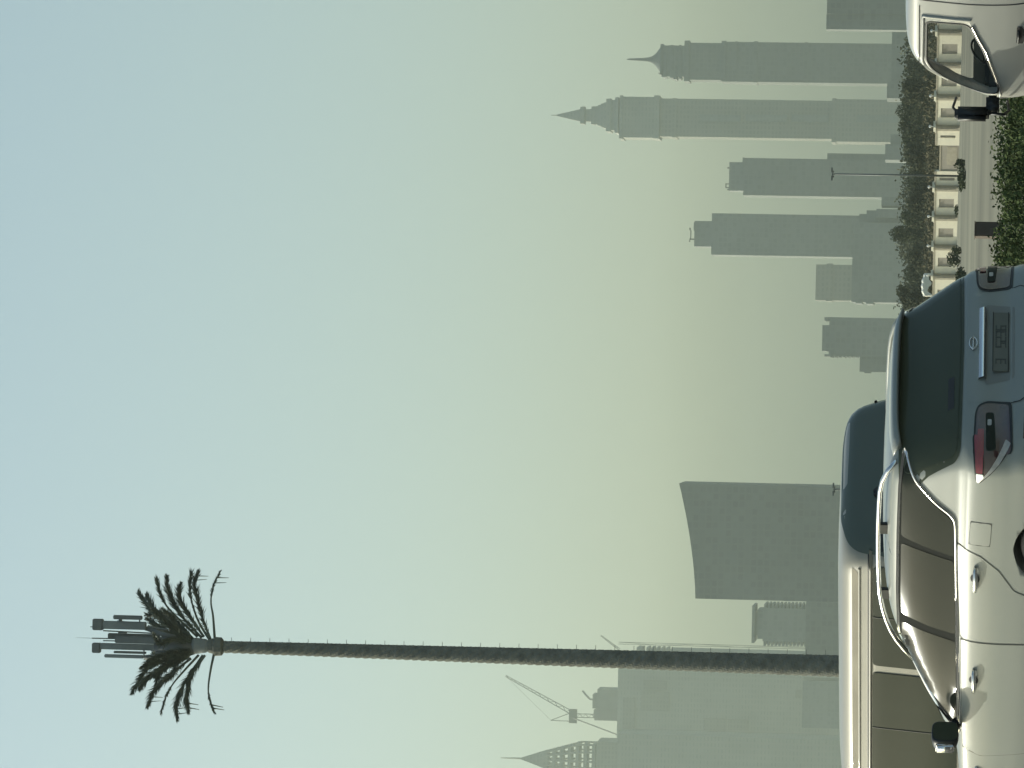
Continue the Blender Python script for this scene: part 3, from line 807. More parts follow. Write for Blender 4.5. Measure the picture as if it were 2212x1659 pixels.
for i, f in enumerate(FR):
    rng = random.Random(300 + i); tipd = rng.choice((-1, 1)) * rng.uniform(.3, 1.1) if i < 15 else rng.choice((-1, 1)) * rng.uniform(1.4, 2.6)
    P = [mp(x, y, tipd * (j / 4)) for j, (x, y) in enumerate(f)]
    # Catmull-Rom
    pts = []
    Q = [P[0] * 2 - P[1]] + P + [P[-1] * 2 - P[-2]]
    for j in range(1, len(Q) - 2):
        for u in range(8):
            t = u / 8; a, b, c, d = Q[j - 1], Q[j], Q[j + 1], Q[j + 2]
            pts.append(.5 * (2 * b + (c - a) * t + (2 * a - 5 * b + 4 * c - d) * t * t + (3 * b - a - 3 * c + d) * t ** 3))
    pts.append(P[-1])
    bm = bmesh.new()
    tube(bm, pts, [(.055 - .045 * j / len(pts)) for j in range(len(pts))], 6)
    n_ = len(pts)
    for j in range(3, n_):
        t = j / (n_ - 1)
        tang = (pts[j] - pts[j - 1]).normalized()
        if i in bare:
            lf = (.16 if t < .55 else .34) * (.55 if bare[i] == 1 else .9)
        else: lf = .42 * (.45 + .75 * math.sin(math.pi * min(1, t * 1.02)) ** .7)
        for q in range(15):
            sd_ = 1 if q % 2 else -1
            side = tang.cross(Vector((0, -1, .2)) if q % 3 else Vector((.3, .2, 1))).normalized() * sd_
            dirv = (tang * rng.uniform(.95, 1.8) + side * rng.uniform(.1, .72) + Vector((0, 0, -.1)) + Vector((rng.gauss(0, .12), rng.gauss(0, .25), rng.gauss(0, .12)))).normalized()
            o_ = pts[j - 1].lerp(pts[j], rng.random())
            l_ = lf * rng.uniform(.6, 1.15)
            wv = dirv.cross(Vector((rng.gauss(0, 1), rng.gauss(0, 1), rng.gauss(0, 1)))).normalized() * .018
            bm.faces.new([bm.verts.new(o_ + wv), bm.verts.new(o_ - wv), bm.verts.new(o_ + dirv * l_ * .6 - wv * .8), bm.verts.new(o_ + dirv * l_), bm.verts.new(o_ + dirv * l_ * .6 + wv * .8)])
    # a few broken stub leaves
    if i in (0, 1, 8, 9, 10, 12):
        for q in range(2):
            j = n_ - 4 - q * 3
            tube(bm, [pts[j], pts[j] + Vector((rng.uniform(-.1, .1), 0, -.5))], [.03, .012], 4)
    ml('frond', bm, MT['frond'])

# ------------------------------------------------------------------ vehicles
def pchip(xs, ys, n):
    xs = np.array(xs, float); ys = np.array(ys, float); h = np.diff(xs); d = np.diff(ys) / h
    m = np.zeros(len(xs))
    for i in range(1, len(xs) - 1):
        if d[i - 1] * d[i] > 0:
            w1 = 2 * h[i] + h[i - 1]; w2 = h[i] + 2 * h[i - 1]
            m[i] = (w1 + w2) / (w1 / d[i - 1] + w2 / d[i])
    m[0] = d[0]; m[-1] = d[-1]
    out = []
    for x in n:
        i = min(max(int(np.searchsorted(xs, x, 'right')) - 1, 0), len(h) - 1); t = (x - xs[i]) / h[i]
        out.append((2 * t**3 - 3 * t**2 + 1) * ys[i] + (t**3 - 2 * t**2 + t) * h[i] * m[i] + (-2 * t**3 + 3 * t**2) * ys[i + 1] + (t**3 - t**2) * h[i] * m[i + 1])
    return out

def body_mesh(levels, roof=None, sub=6, sidebow=0.05):
    """levels: (z, x_rear, x_front, half width, rear corner radius, front corner radius, rear bow, front bow)"""
    nl = len(levels); t = np.arange(nl); tt = np.linspace(0, nl - 1, (nl - 1) * sub + 1)
    C = [pchip(t, [l[j] for l in levels], tt) for j in range(8)]
    bm = bmesh.new(); prev = None; allr = []
    NS, NA, NE = 44, 9, 26
    for i in range(len(tt)):
        z, xr, xf, w, rr, rf, br, bf = [C[j][i] for j in range(8)]
        rr = min(rr, w * .92, (xf - xr) * .4); rf = min(rf, w * .92, (xf - xr) * .4)
        P = []
        for q in range(NS): P.append((xr + rr + (xf - rf - xr - rr) * q / NS, w))
        for q in range(NA): a = math.pi / 2 * q / NA; P.append((xf - rf + rf * math.sin(a), w - rf + rf * math.cos(a)))
        for q in range(NE): P.append((xf, (w - rf) * (1 - 2 * q / NE)))
        for q in range(NA): a = math.pi / 2 * q / NA; P.append((xf - rf + rf * math.cos(a), -(w - rf) - rf * math.sin(a)))
        for q in range(NS): P.append((xf - rf + (xr + rr - xf + rf) * q / NS, -w))
        for q in range(NA): a = math.pi / 2 * q / NA; P.append((xr + rr - rr * math.sin(a), -(w - rr) - rr * math.cos(a)))
        for q in range(NE): P.append((xr, -(w - rr) * (1 - 2 * q / NE)))
        for q in range(NA): a = math.pi / 2 * q / NA; P.append((xr + rr - rr * math.cos(a), (w - rr) + rr * math.sin(a)))
        ring = []
        xm = (xr + xf) / 2; hl = (xf - xr) / 2
        for x, y in P:
            u = (y / max(w, .01)) ** 2
            if x < xm: x2 = x + br * u * max(0, 1 - (x - xr) / .9)
            else: x2 = x - bf * u * max(0, 1 - (xf - x) / 1.2)
            y2 = y * (1 - sidebow * abs((x - xm) / hl) ** 2.5)
            z2 = z + (roof(x2, z) if roof else 0)
            ring.append(bm.verts.new((x2, y2, z2)))
        if prev:
            n = len(ring)
            for q in range(n): bm.faces.new((prev[q], prev[(q + 1) % n], ring[(q + 1) % n], ring[q]))
        else: bm.faces.new(ring[::-1])
        prev = ring
    bm.faces.new(prev)
    bmesh.ops.recalc_face_normals(bm, faces=bm.faces)
    return bm

def cut(obj, cutters, op='DIFFERENCE'):
    for c in cutters:
        md = obj.modifiers.new('b', 'BOOLEAN'); md.operation = op; md.object = c; md.solver = 'EXACT'
    dg = bpy.context.evaluated_depsgraph_get(); dg.update()
    me = bpy.data.meshes.new_from_object(obj.evaluated_get(dg))
    obj.modifiers.clear(); old = obj.data; obj.data = me
    for c in cutters:
        m_ = c.data; bpy.data.objects.remove(c); bpy.data.meshes.remove(m_)

def smooth_poly(poly, r=.05, n=4):
    out = []; L = len(poly)
    for i in range(L):
        p = Vector(poly[i]); a = Vector(poly[i - 1]); b = Vector(poly[(i + 1) % L])
        ra = min(r, (a - p).length * .45); rb = min(r, (b - p).length * .45)
        A = p + (a - p).normalized() * ra; B = p + (b - p).normalized() * rb
        for k in range(n + 1):
            t = k / n; out.append(tuple(A * (1 - t) ** 2 + p * 2 * t * (1 - t) + B * t * t))
    return out

def patch(bvh, poly, view, off=.004, grid=.05, rnd=.05, flat=False):
    """sheet hugging the body inside 2D polygon; view 'L','R' uses (x,z), 'B','F' uses (y,z), 'T' uses (x,y)"""
    P = smooth_poly(poly, rnd) if rnd else [tuple(p) for p in poly]
    # densify the outline
    D = []
    for i in range(len(P)):
        a = Vector(P[i]); b = Vector(P[(i + 1) % len(P)]); n = max(1, int((b - a).length / grid))
        for k in range(n): D.append(a.lerp(b, k / n))
    nb = len(D); pts = [Vector(d) for d in D]
    xs = [p.x for p in D]; ys = [p.y for p in D]
    def inside(x, y):
        c = False; j = nb - 1
        for i in range(nb):
            if (D[i].y > y) != (D[j].y > y) and x < (D[j].x - D[i].x) * (y - D[i].y) / (D[j].y - D[i].y) + D[i].x: c = not c
            j = i
        return c
    x = min(xs) + grid / 2
    while x < max(xs):
        y = min(ys) + grid / 2
        while y < max(ys):
            if inside(x, y) and min((p - Vector((x, y))).length for p in D) > grid * .4: pts.append(Vector((x, y)))
            y += grid
        x += grid
    r = delaunay_2d_cdt(pts, [], [list(range(nb))], 1, 1e-5)
    bm = bmesh.new(); vs = []
    for p in r[0]:
        if view == 'L': o, d = Vector((p.x, 3, p.y)), Vector((0, -1, 0))
        elif view == 'R': o, d = Vector((p.x, -3, p.y)), Vector((0, 1, 0))
        elif view == 'B': o, d = Vector((-3, p.x, p.y)), Vector((1, 0, 0))
        elif view == 'F': o, d = Vector((9, p.x, p.y)), Vector((-1, 0, 0))
        else: o, d = Vector((p.x, p.y, 5)), Vector((0, 0, -1))
        h = bvh.ray_cast(o, d)
        if h[0] is None: h = bvh.find_nearest(o + d * (3.3 if view in 'B' else 2.2 if view in 'LR' else 4.2))
        q = h[0]; nrm = h[1]
        if nrm.dot(d) > 0: nrm = -nrm
        vs.append(bm.verts.new(q + nrm * off))
    for f in r[2]:
        if len(f) >= 3:
            try: bm.faces.new([vs[i] for i in f])
            except ValueError: pass
    want = {'L': Vector((0, 1, 0)), 'R': Vector((0, -1, 0)), 'B': Vector((-1, 0, 0)), 'F': Vector((1, 0, 0)), 'T': Vector((0, 0, 1))}[view]
    for f in bm.faces:
        f.normal_update()
        if f.normal.dot(want) < 0: f.normal_flip()
    return bm

def put(name, bm, m, root, parent=None, smooth=True):
    me = bpy.data.meshes.new(name); bm.normal_update(); bm.to_mesh(me); bm.free(); me.materials.append(m)
    if smooth:
        for p in me.polygons: p.use_smooth = True
    o = bpy.data.objects.new(name, me); COL.objects.link(o); o.parent = parent or root
    return o

def pat(root, bvh, name, poly, view, m, off=.004, parent=None, rnd=.05, grid=.05):
    bm = patch(bvh, poly, view, off, grid, rnd)
    return put(name, bm, m, root, parent)

def ribbon(bvh, line, view, w, off=.004, closed=False):
    """narrow raised strip following a 2D line on the body"""
    pts = [Vector(p) for p in line]
    D = []
    n0 = len(pts) if closed else len(pts) - 1
    for i in range(n0):
        a, b = pts[i], pts[(i + 1) % len(pts)]; n = max(1, int((b - a).length / .03))
        for k in range(n): D.append(a.lerp(b, k / n))
    if not closed: D.append(pts[-1])
    bm = bmesh.new(); rows = []
    want = {'L': Vector((0, 1, 0)), 'R': Vector((0, -1, 0)), 'B': Vector((-1, 0, 0))}[view]
    for i in range(len(D)):
        a = D[(i - 1) % len(D)] if closed or i > 0 else D[i]; b = D[(i + 1) % len(D)] if closed or i < len(D) - 1 else D[i]
        t = (b - a).normalized(); nn = Vector((-t.y, t.x))
        row = []
        for sgn, oo in ((-1, 0), (-.6, 1), (.6, 1), (1, 0)):
            p = D[i] + nn * sgn * w / 2
            if view == 'B': o, d = Vector((-3, p.x, p.y)), Vector((1, 0, 0))
            elif view == 'L': o, d = Vector((p.x, 3, p.y)), Vector((0, -1, 0))
            else: o, d = Vector((p.x, -3, p.y)), Vector((0, 1, 0))
            h = bvh.ray_cast(o, d)
            if h[0] is None: h = bvh.find_nearest(o + d * 2.2)
            q = h[0]; nr_ = h[1]
            row.append(bm.verts.new(q + nr_ * (off if (oo or w < .013) else .0005)))
        rows.append(row)
    m_ = len(rows)
    for i in range(m_ if closed else m_ - 1):
        for k in range(3):
            bm.faces.new((rows[i][k], rows[(i + 1) % m_][k], rows[(i + 1) % m_][k + 1], rows[i][k + 1]))
    for f in bm.faces:
        f.normal_update()
        if f.normal.dot(want) < 0: f.normal_flip()
    return bm

def wheel(root, x, y, r, w, side):
    bm = bmesh.new(); seg = 40
    prof = [(r * .66, -w / 2), (r * .93, -w / 2), (r, -w / 2 + .03), (r, w / 2 - .03), (r * .93, w / 2), (r * .66, w / 2)]
    rings = [[bm.verts.new((x + a * math.cos(2 * math.pi * k / seg), y + b, r + a * math.sin(2 * math.pi * k / seg))) for k in range(seg)] for a, b in prof]
    for a, b in zip(rings, rings[1:] + rings[:1]):
        for k in range(seg): bm.faces.new((a[k], a[(k + 1) % seg], b[(k + 1) % seg], b[k]))
    wh = link('wheel', bm, MT['rubber'], root, True)
    bm = bmesh.new()
    for k in range(10):
        a = 2 * math.pi * k / 10; u = Vector((math.cos(a), 0, math.sin(a))); v = Vector((-math.sin(a), 0, math.cos(a)))
        c = Vector((x, y + side * w * .42, r))
        q = [c + u * r * .12 + v * .03, c + u * r * .64 + v * .02, c + u * r * .64 - v * .02, c + u * r * .12 - v * .03]
        A = [bm.verts.new(p) for p in q]; B = [bm.verts.new(p - Vector((0, side * .03, 0))) for p in q]
        bm.faces.new(A); bm.faces.new(B[::-1])
        for j in range(4): bm.faces.new((A[j], B[j], B[(j + 1) % 4], A[(j + 1) % 4]))
    tube(bm, [(x, y - side * w * .2, r), (x, y + side * w * .44, r)], r * .15, 16)
    n0 = [(r * .66, w * .45 * side), (r * .62, w * .45 * side), (r * .60, -w * .3 * side), (r * .66, -w * .3 * side)]
    rings = [[bm.verts.new((x + a * math.cos(2 * math.pi * k / seg), y + b, r + a * math.sin(2 * math.pi * k / seg))) for k in range(seg)] for a, b in n0]
    for a, b in zip(rings, rings[1:]):
        for k in range(seg): bm.faces.new((a[k], a[(k + 1) % seg], b[(k + 1) % seg], b[k]))
    link('rim', bm, MT['alloy'], wh)

def cutter(kind, *a):
    bm = bmesh.new()
    if kind == 'cyl':
        x, z, r, y0, y1 = a; tube(bm, [(x, y0, z), (x, y1, z)], r, 48)
    elif kind == 'prism': prism(bm, a[0], a[1], a[2])
    elif kind == 'bm': bm.free(); bm = a[0]
    bmesh.ops.recalc_face_normals(bm, faces=bm.faces)
    return link('cutter', bm, MT['seam'])

def bvh_of(o):
    bm = bmesh.new(); bm.from_mesh(o.data); b = BVHTree.FromBMesh(bm); bm.free(); return b

def place(root, anchor, local, rz):
    R_ = Matrix.Rotation(rz, 3, 'Z'); root.rotation_euler = (0, 0, rz)
    root.location = Vector(anchor) - R_ @ Vector(local)

def warp(root, fn):
    for o in root.children_recursive:
        if o.type == 'MESH':
            for v in o.data.vertices: v.co = fn(v.co)
            o.data.update()
def arches(root, body, xs, r, w):
    body.parent = None
    cs = []
    for x in xs:
        cs += [cutter('cyl', x, r, r * 1.13, -1.6, -(w - .33)), cutter('cyl', x, r, r * 1.13, w - .33, 1.6)]
    cut(body, cs)
    body.parent = root
    for x in xs:
        for s in (-1, 1): wheel(root, x, s * (w - .13), r, .23, s)

# ---------------- silver white suv
suv = empty('suv', (0, 0, 0)); tag(suv, 'pearl white suv with roof rails and dark tinted rear window, nearest the camera', 'suv')
lv = [(.30, .16, 4.78, .84, .25, .35, .10, .15), (.42, .06, 4.88, .92, .25, .4, .10, .22), (.56, .00, 4.92, .955, .26, .45, .10, .25), (.70, .00, 4.92, .965, .26, .45, .10, .25),
      (.82, .04, 4.90, .965, .25, .45, .10, .25), (.92, .05, 4.84, .962, .24, .45, .10, .25), (1.00, .055, 4.72, .955, .23, .4, .10, .22), (1.06, .06, 4.45, .945, .22, .35, .10, .2),
      (1.105, .07, 4.0, .930, .21, .3, .10, .2), (1.135, .08, 3.65, .912, .2, .3, .10, .2), (1.17, .10, 3.50, .895, .2, .3, .10, .2), (1.25, .145, 3.35, .875, .2, .3, .10, .2),
      (1.40, .235, 3.05, .840, .2, .3, .10, .2), (1.54, .315, 2.74, .800, .2, .3, .10, .2), (1.62, .345, 2.55, .770, .2, .3, .09, .2), (1.675, .36, 2.40, .735, .22, .3, .08, .2), (1.71, .42, 2.25, .68, .25, .3, .08, .2),
      (1.735, .58, 2.05, .58, .3, .3, .08, .2), (1.75, .85, 1.80, .42, .3, .3, .05, .1), (1.757, 1.1, 1.55, .2, .1, .1, .02, .02)]
def suv_roof(x, z):
    k_ = max(0.0, min(1.0, (z - 1.25) / .4))
    return k_ * (-.045 * ((x - 1.35) / 1.2) ** 2 if x > 1.35 else -.035 * ((1.35 - x) / 1.1) ** 2)
body = put('body', body_mesh(lv, suv_roof), MT['pearl'], suv)
suv_body = body
bv = bvh_of(body)
def suv_side(side):
    v = 'L' if side > 0 else 'R'
    DLO = [(.40, 1.585), (.56, 1.50), (.72, 1.345), (.80, 1.225), (.86, 1.195), (1.6, 1.172), (2.5, 1.142), (3.10, 1.122), (2.95, 1.22), (2.62, 1.47), (2.47, 1.565), (2.30, 1.605), (1.7, 1.625), (1.1, 1.625), (.62, 1.615)]
    sp = smooth_poly(DLO, .06)
    # doors below and around the glass
    fd = [(2.02, .42), (2.02, 1.13), (3.20, 1.09), (3.26, .95), (3.20, .45)]
    rd = [(1.06, 1.18), (1.13, 1.00), (1.26, .86), (1.46, .74), (1.56, .55), (1.60, .42), (2.00, .42), (2.00, 1.135)]
    for nm, poly in (('rear_door', rd), ('front_door', fd)):
        d = pat(suv, bv, nm, poly, v, MT['pearl'], .0045, rnd=.03)
        big = [Vector(p) for p in poly]; c = sum(big, Vector((0, 0))) / len(big)
        put('door_gap', ribbon(bv, [tuple(p) for p in big], v, .010, .0032, True), MT['soft_seam'], suv, d)
        hx = 1.35 if nm == 'rear_door' else 2.42
        # handle: scoop, strap, keyhole cap
        hz = 1.035 - (hx - 1.35) * .012
        cir = [(hx + .045 * math.cos(a * .5236), hz + .036 * math.sin(a * .5236)) for a in range(12)]
        o_ = pat(suv, bv, 'handle_scoop', cir, v, MT['seam'], .0075, d, rnd=0, grid=.02)
        bm = bmesh.new(); yb = bv.ray_cast(Vector((hx, 3 * side, hz)), Vector((0, -side, 0)))[0].y
        P_ = [(hx - .115, yb + side * .008, hz + .003), (hx - .09, yb + side * .035, hz + .003), (hx - .02, yb + side * .048, hz), (hx + .05, yb + side * .045, hz), (hx + .10, yb + side * .028, hz), (hx + .12, yb + side * .008, hz)]
        tube(bm, P_, [.012, .017, .019, .019, .017, .012], 10); put('door_handle', bm, MT['chrome'], suv, d)
    if side > 0:
        fl = [(.80, .925), (.80, 1.08), (1.02, 1.09), (1.02, .935)]
        d = pat(suv, bv, 'fuel_flap', fl, v, MT['pearl'], .003, rnd=.03)
        put('gap', ribbon(bv, fl, v, .006, .0022, True), MT['seam'], suv, d)
    pat(suv, bv, 'window_surround', DLO, v, MT['surround'], .0062, rnd=.06)
    q1 = [(.43, 1.575), (.59, 1.49), (.75, 1.345), (.83, 1.235), (.88, 1.21), (1.20, 1.197), (1.165, 1.40), (1.12, 1.60), (.66, 1.597)]
    q2 = [(1.25, 1.195), (2.0, 1.172), (1.98, 1.36), (1.93, 1.59), (1.7, 1.60), (1.19, 1.60), (1.215, 1.42)]
    q3 = [(2.08, 1.170), (3.0, 1.14), (2.86, 1.24), (2.56, 1.465), (2.44, 1.545), (2.28, 1.58), (2.02, 1.588), (2.055, 1.36)]
    for nm, q in (('quarter_window', q1), ('side_window', q2), ('side_window', q3)): pat(suv, bv, nm, q, v, MT['side_tint'], .009, rnd=.03)
    put('chrome_trim', ribbon(bv, sp, v, .024, .016, True), MT['chrome'], suv)
    # roof rail
    bm = bmesh.new(); rl = []
    for i in range(21):
        t = i / 20; x = .50 + 2.05 * t
        h = bv.ray_cast(Vector((x, side * .665, 4)), Vector((0, 0, -1)))[0]
        lift = (.07 if side > 0 else .03) * min(1, 8 * t, 8 * (1 - t)) ** .7
        rl.append((x, side * .672, h.z + lift - .005))
    tube(bm, rl, .019, 8)
    put('roof_rail', bm, MT['pearl'] if side < 0 else MT['chrome'], suv)
    for t in ((.33, .66) if side > 0 else ()):
        x = .50 + 2.05 * t; h = bv.ray_cast(Vector((x, side * .668, 4)), Vector((0, 0, -1)))[0]
        bm = bmesh.new(); box(bm, x - .05, x + .05, side * .668 - .015, side * .668 + .015, h.z - .01, h.z + .06, .005); put('rail_foot', bm, MT['black'], suv, smooth=False)
    # mirror
    bm = bmesh.new(); my = side * 1.04; yb = bv.ray_cast(Vector((2.98, 3 * side, 1.15)), Vector((0, -side, 0)))[0].y
    tube(bm, [(2.99, yb - side * .02, 1.135), (2.98, my - side * .09, 1.17)], [.05, .035], 10); put('mirror_arm', bm, MT['black'], suv)
    rings = []; bm = bmesh.new(); seg = 24
    for xx, sy, sz in ((2.895, .082, .098), (2.90, .09, .106), (2.94, .092, .108), (3.0, .083, .098), (3.05, .06, .075), (3.08, .03, .04)):
        rings.append([bm.verts.new((xx, my + sy * math.copysign(abs(math.cos(a)) ** .55, math.cos(a)), 1.235 + sz * math.copysign(abs(math.sin(a)) ** .55, math.sin(a)))) for a in [2 * math.pi * q / seg for q in range(seg)]])
    for a, b in zip(rings, rings[1:]):
        for q in range(seg): bm.faces.new((a[q], a[(q + 1) % seg], b[(q + 1) % seg], b[q]))
    bm.faces.new(rings[0][::-1]); bm.faces.new(rings[-1])
    mr = put('door_mirror', bm, MT['black'], suv)
    bm = bmesh.new(); box(bm, 2.93, 3.02, min(my + side * .075, my + side * .105), max(my + side * .075, my + side * .105), 1.16, 1.31, .012); put('mirror_cap', bm, MT['chrome'], suv, mr)
    bm = bmesh.new(); vs = [bm.verts.new((2.893, my + .08 * math.copysign(abs(math.cos(a)) ** .5, math.cos(a)), 1.235 + .097 * math.copysign(abs(math.sin(a)) ** .5, math.sin(a)))) for a in [2 * math.pi * q / seg for q in range(seg)]]
    bm.faces.new(vs); put('mirror_glass', bm, MT['tint'], suv, mr, False)
    # fender vent badge
    ven = [(3.40, .985), (3.52, 1.0), (3.62, .99), (3.56, .93), (3.46, .90)]
    put('fender_vent', ribbon(bv, smooth_poly(ven, .02), v, .014, .012, True), MT['chrome'], suv)
    # tail light: wraps round the corner (side part)
    pat(suv, bv, 'tail_light_edge', [(.14, 1.085), (.40, 1.055), (.43, 1.03), (.16, .79)], v, MT['black'], .006, rnd=.02)
    pat(suv, bv, 'tail_light', [(.14, 1.07), (.33, 1.052), (.33, 1.005), (.14, 1.00)], v, MT['red'], .012, rnd=.01, grid=.03)
    pat(suv, bv, 'tail_light_tip', [(.335, 1.052), (.41, 1.045), (.415, 1.03), (.36, .995), (.335, 1.0)], v, MT['chrome'], .013, rnd=.008, grid=.02)
    pat(suv, bv, 'lamp_lens', [(.14, .995), (.33, .998), (.35, .985), (.24, .90), (.14, .88)], v, MT['darkred'], .011, rnd=.01, grid=.03)
    pat(suv, bv, 'clear_lens', [(.355, .995), (.40, 1.02), (.26, .885), (.15, .80), (.14, .84)], v, MT['clear'], .012, rnd=.008, grid=.03)
    s = side
    outer = [(s * .86, 1.08), (s * .60, 1.07), (s * .53, 1.05), (s * .50, .98), (s * .52, .80), (s * .86, .785)]
    pat(suv, bv, 'lamp_surround', outer, 'B', MT['black'], .006, rnd=.03)
    pat(suv, bv, 'lamp_lens', [(s * .86, 1.065), (s * .60, 1.055), (s * .545, 1.04), (s * .52, .98), (s * .54, .82), (s * .86, .80)], 'B', MT['darkred'], .010, rnd=.03)
    pat(suv, bv, 'tail_light', [(s * .86, 1.05), (s * .72, 1.045), (s * .72, 1.0), (s * .86, 1.0)], 'B', MT['red'], .016, rnd=.01, grid=.03)
    pat(suv, bv, 'clear_lens', [(s * .84, .985), (s * .60, .99), (s * .60, .93), (s * .84, .91)], 'B', MT['side_tint'], .015, rnd=.02, grid=.03)
    pat(suv, bv, 'reverse_lens', [(s * .70, .975), (s * .655, .975), (s * .655, .945), (s * .70, .945)], 'B', MT['clear'], .019, rnd=.01, grid=.02)
suv_side(1); suv_side(-1)
# rear
pat(suv, bv, 'rear_window_surround', [(.775, 1.60), (.74, 1.625), (0, 1.65), (-.74, 1.625), (-.80, 1.60), (-.865, 1.20), (-.82, 1.168), (0, 1.158), (.80, 1.168), (.835, 1.20)], 'B', MT['tint'], .005, rnd=.04)
pat(suv, bv, 'rear_window', [(.745, 1.575), (.70, 1.595), (0, 1.612), (-.72, 1.595), (-.78, 1.57), (-.845, 1.22), (-.80, 1.19), (0, 1.178), (.77, 1.19), (.81, 1.215)], 'B', MT['tint'], .009, rnd=.05)
bm = bmesh.new(); box(bm, .14, .155, .20, .42, 1.22, 1.27)   # sticker low in the rear window
h = bv.ray_cast(Vector((-3, .45, 1.24)), Vector((1, 0, 0)))[0]; bm.free()
pat(suv, bv, 'window_sticker', [(.24, 1.22), (.50, 1.22), (.50, 1.265), (.24, 1.265)], 'B', MT['seam'], .0105, rnd=.005)
# spoiler
bm = bmesh.new(); sp_ = []
for i in range(17):
    y = -.60 + 1.22 * i / 16
    h = bv.ray_cast(Vector((.52, y, 4)), Vector((0, 0, -1)))[0]
    b_ = .12 * (y / .70) ** 2
    rowp = [(.62 + b_ * .5, y, h.z + .012), (.36 + b_, y, h.z - .008), (.26 + b_, y, h.z - .045), (.27 + b_, y, h.z - .062), (.38 + b_, y, h.z - .07)]
    sp_.append([bm.verts.new(p) for p in rowp])
for a, b in zip(sp_, sp_[1:]):
    for q in range(4): bm.faces.new((a[q], b[q], b[q + 1], a[q + 1]))
    bm.faces.new((a[4], b[4], b[0], a[0]))
bm.faces.new(sp_[0]); bm.faces.new(sp_[-1][::-1])
bmesh.ops.recalc_face_normals(bm, faces=bm.faces)
put('spoiler', bm, MT['pearl'], suv)
lg = [(.50, 1.13), (.505, .98), (.53, .74), (.48, .66), (-.48, .66), (-.53, .74), (-.505, .98), (-.50, 1.13)]
tg = pat(suv, bv, 'tailgate', lg, 'B', MT['pearl'], .003, rnd=.03)
put('gap', ribbon(bv, lg[1:7], 'B', .008, .0045), MT['seam'], suv, tg)
pat(suv, bv, 'plate_recess', [(.37, 1.0), (.33, .78), (-.33, .78), (-.37, 1.0)], 'B', MT['recess'], .0045, tg, rnd=.03)
bm = bmesh.new(); y_ = .32
ybar = []
for i in range(13):
    y = -y_ + 2 * y_ * i / 12; h = bv.ray_cast(Vector((-3, y, 1.02)), Vector((1, 0, 0)))[0]
    ybar.append([bm.verts.new(p) for p in ((h.x + .01, y, 1.052), (h.x - .020, y, 1.045), (h.x - .035, y, 1.012), (h.x - .03, y, .998), (h.x + .01, y, .993))])
for a, b in zip(ybar, ybar[1:]):
    for q in range(4): bm.faces.new((a[q], b[q], b[q + 1], a[q + 1]))
bmesh.ops.recalc_face_normals(bm, faces=bm.faces)
put('tailgate_garnish', bm, MT['chrome'], suv, tg)
h = bv.ray_cast(Vector((-3, 0, .88)), Vector((1, 0, 0)))[0]
bm = bmesh.new(); box(bm, h.x - .012, h.x - .001, -.27, .27, .825, .945, .003); pl = put('licence_plate', bm, MT['plate'], suv, smooth=False)
bm = bmesh.new()
for z0 in (.826, .941): box(bm, h.x - .016, h.x - .0121, -.27, .27, z0, z0 + .005)
put('plate_frame', bm, MT['black'], suv, pl, False)
def digits(par, s, y, z, size, x):
    """seven-bar figures cut as small raised bars, first figure at the left of the plate"""
    segs = {'a': (0, 1, 1, 1), 'b': (1, .5, 1, 1), 'c': (1, 0, 1, .5), 'd': (0, 0, 1, 0), 'e': (0, 0, 0, .5), 'f': (0, .5, 0, 1), 'g': (0, .5, 1, .5)}
    mp_ = {'3': 'abgcd', '5': 'afgcd', '2': 'abged', '6': 'afgedc', '1': 'bc'}
    bm = bmesh.new(); w = size * .5; t = size * .07
    for i, ch in enumerate(s):
        oy = y - i * size * .75
        for g_ in mp_[ch]:
            a, b, c, d = segs[g_]
            ya, za, yb, zb = oy - a * w, z + b * size, oy - c * w, z + d * size
            box(bm, x - .0025, x, min(ya, yb) - t, max(ya, yb) + t, min(za, zb) - t, max(za, zb) + t)
    put('plate_figures', bm, MT['ink'], suv, par, False)
digits(pl, '3', .20, .85, .07, h.x - .0122); digits(pl, '5236', .05, .85, .07, h.x - .0122)
pl['label'] = 'grey licence plate with faint dark figures'  # plate and figures coloured in close grey tones, low contrast
bm = bmesh.new(); h = bv.ray_cast(Vector((-3, 0, 1.09)), Vector((1, 0, 0)))[0]
ro = [Vector((h.x - .012, .052 * math.cos(a), 1.09 + .028 * math.sin(a))) for a in [2 * math.pi * q / 24 for q in range(24)]]
tube(bm, ro + [ro[0]], .006, 6); tube(bm, [(h.x - .012, -.062, 1.09), (h.x - .012, .062, 1.09)], .007, 6)
put('emblem', bm, MT['chrome'], suv, tg)
pat(suv, bv, 'bumper_reflector', [(.58, .68), (.80, .69), (.80, .715), (.58, .705)], 'B', MT['darkred'], .006, rnd=.005)
pat(suv, bv, 'lower_bumper', [(.80, .33), (.80, .50), (-.80, .50), (-.80, .33)], 'B', MT['black'], .006)
pat(suv, bv, 'windscreen', [(.66, 1.58), (0, 1.62), (-.66, 1.58), (-.78, 1.2), (0, 1.17), (.78, 1.2)], 'F', MT['side_tint'], .006)
for s in (-1, 1): pat(suv, bv, 'headlight', [(s * .55, .86), (s * .88, .92), (s * .88, .76), (s * .6, .74)], 'F', MT['clear'], .01)
pat(suv, bv, 'grille', [(.4, .84), (-.4, .84), (-.33, .6), (.33, .6)], 'F', MT['black'], .01)
KX = 1.07
warp(suv, lambda c: Vector((c.x * KX, c.y, 1.285 + (c.z - 1.3) * .91)))
arches(suv, suv_body, (1.04 * KX, 3.90 * KX), .37, .96)
place(suv, SUV0, (.12, .94, 0), RZ)

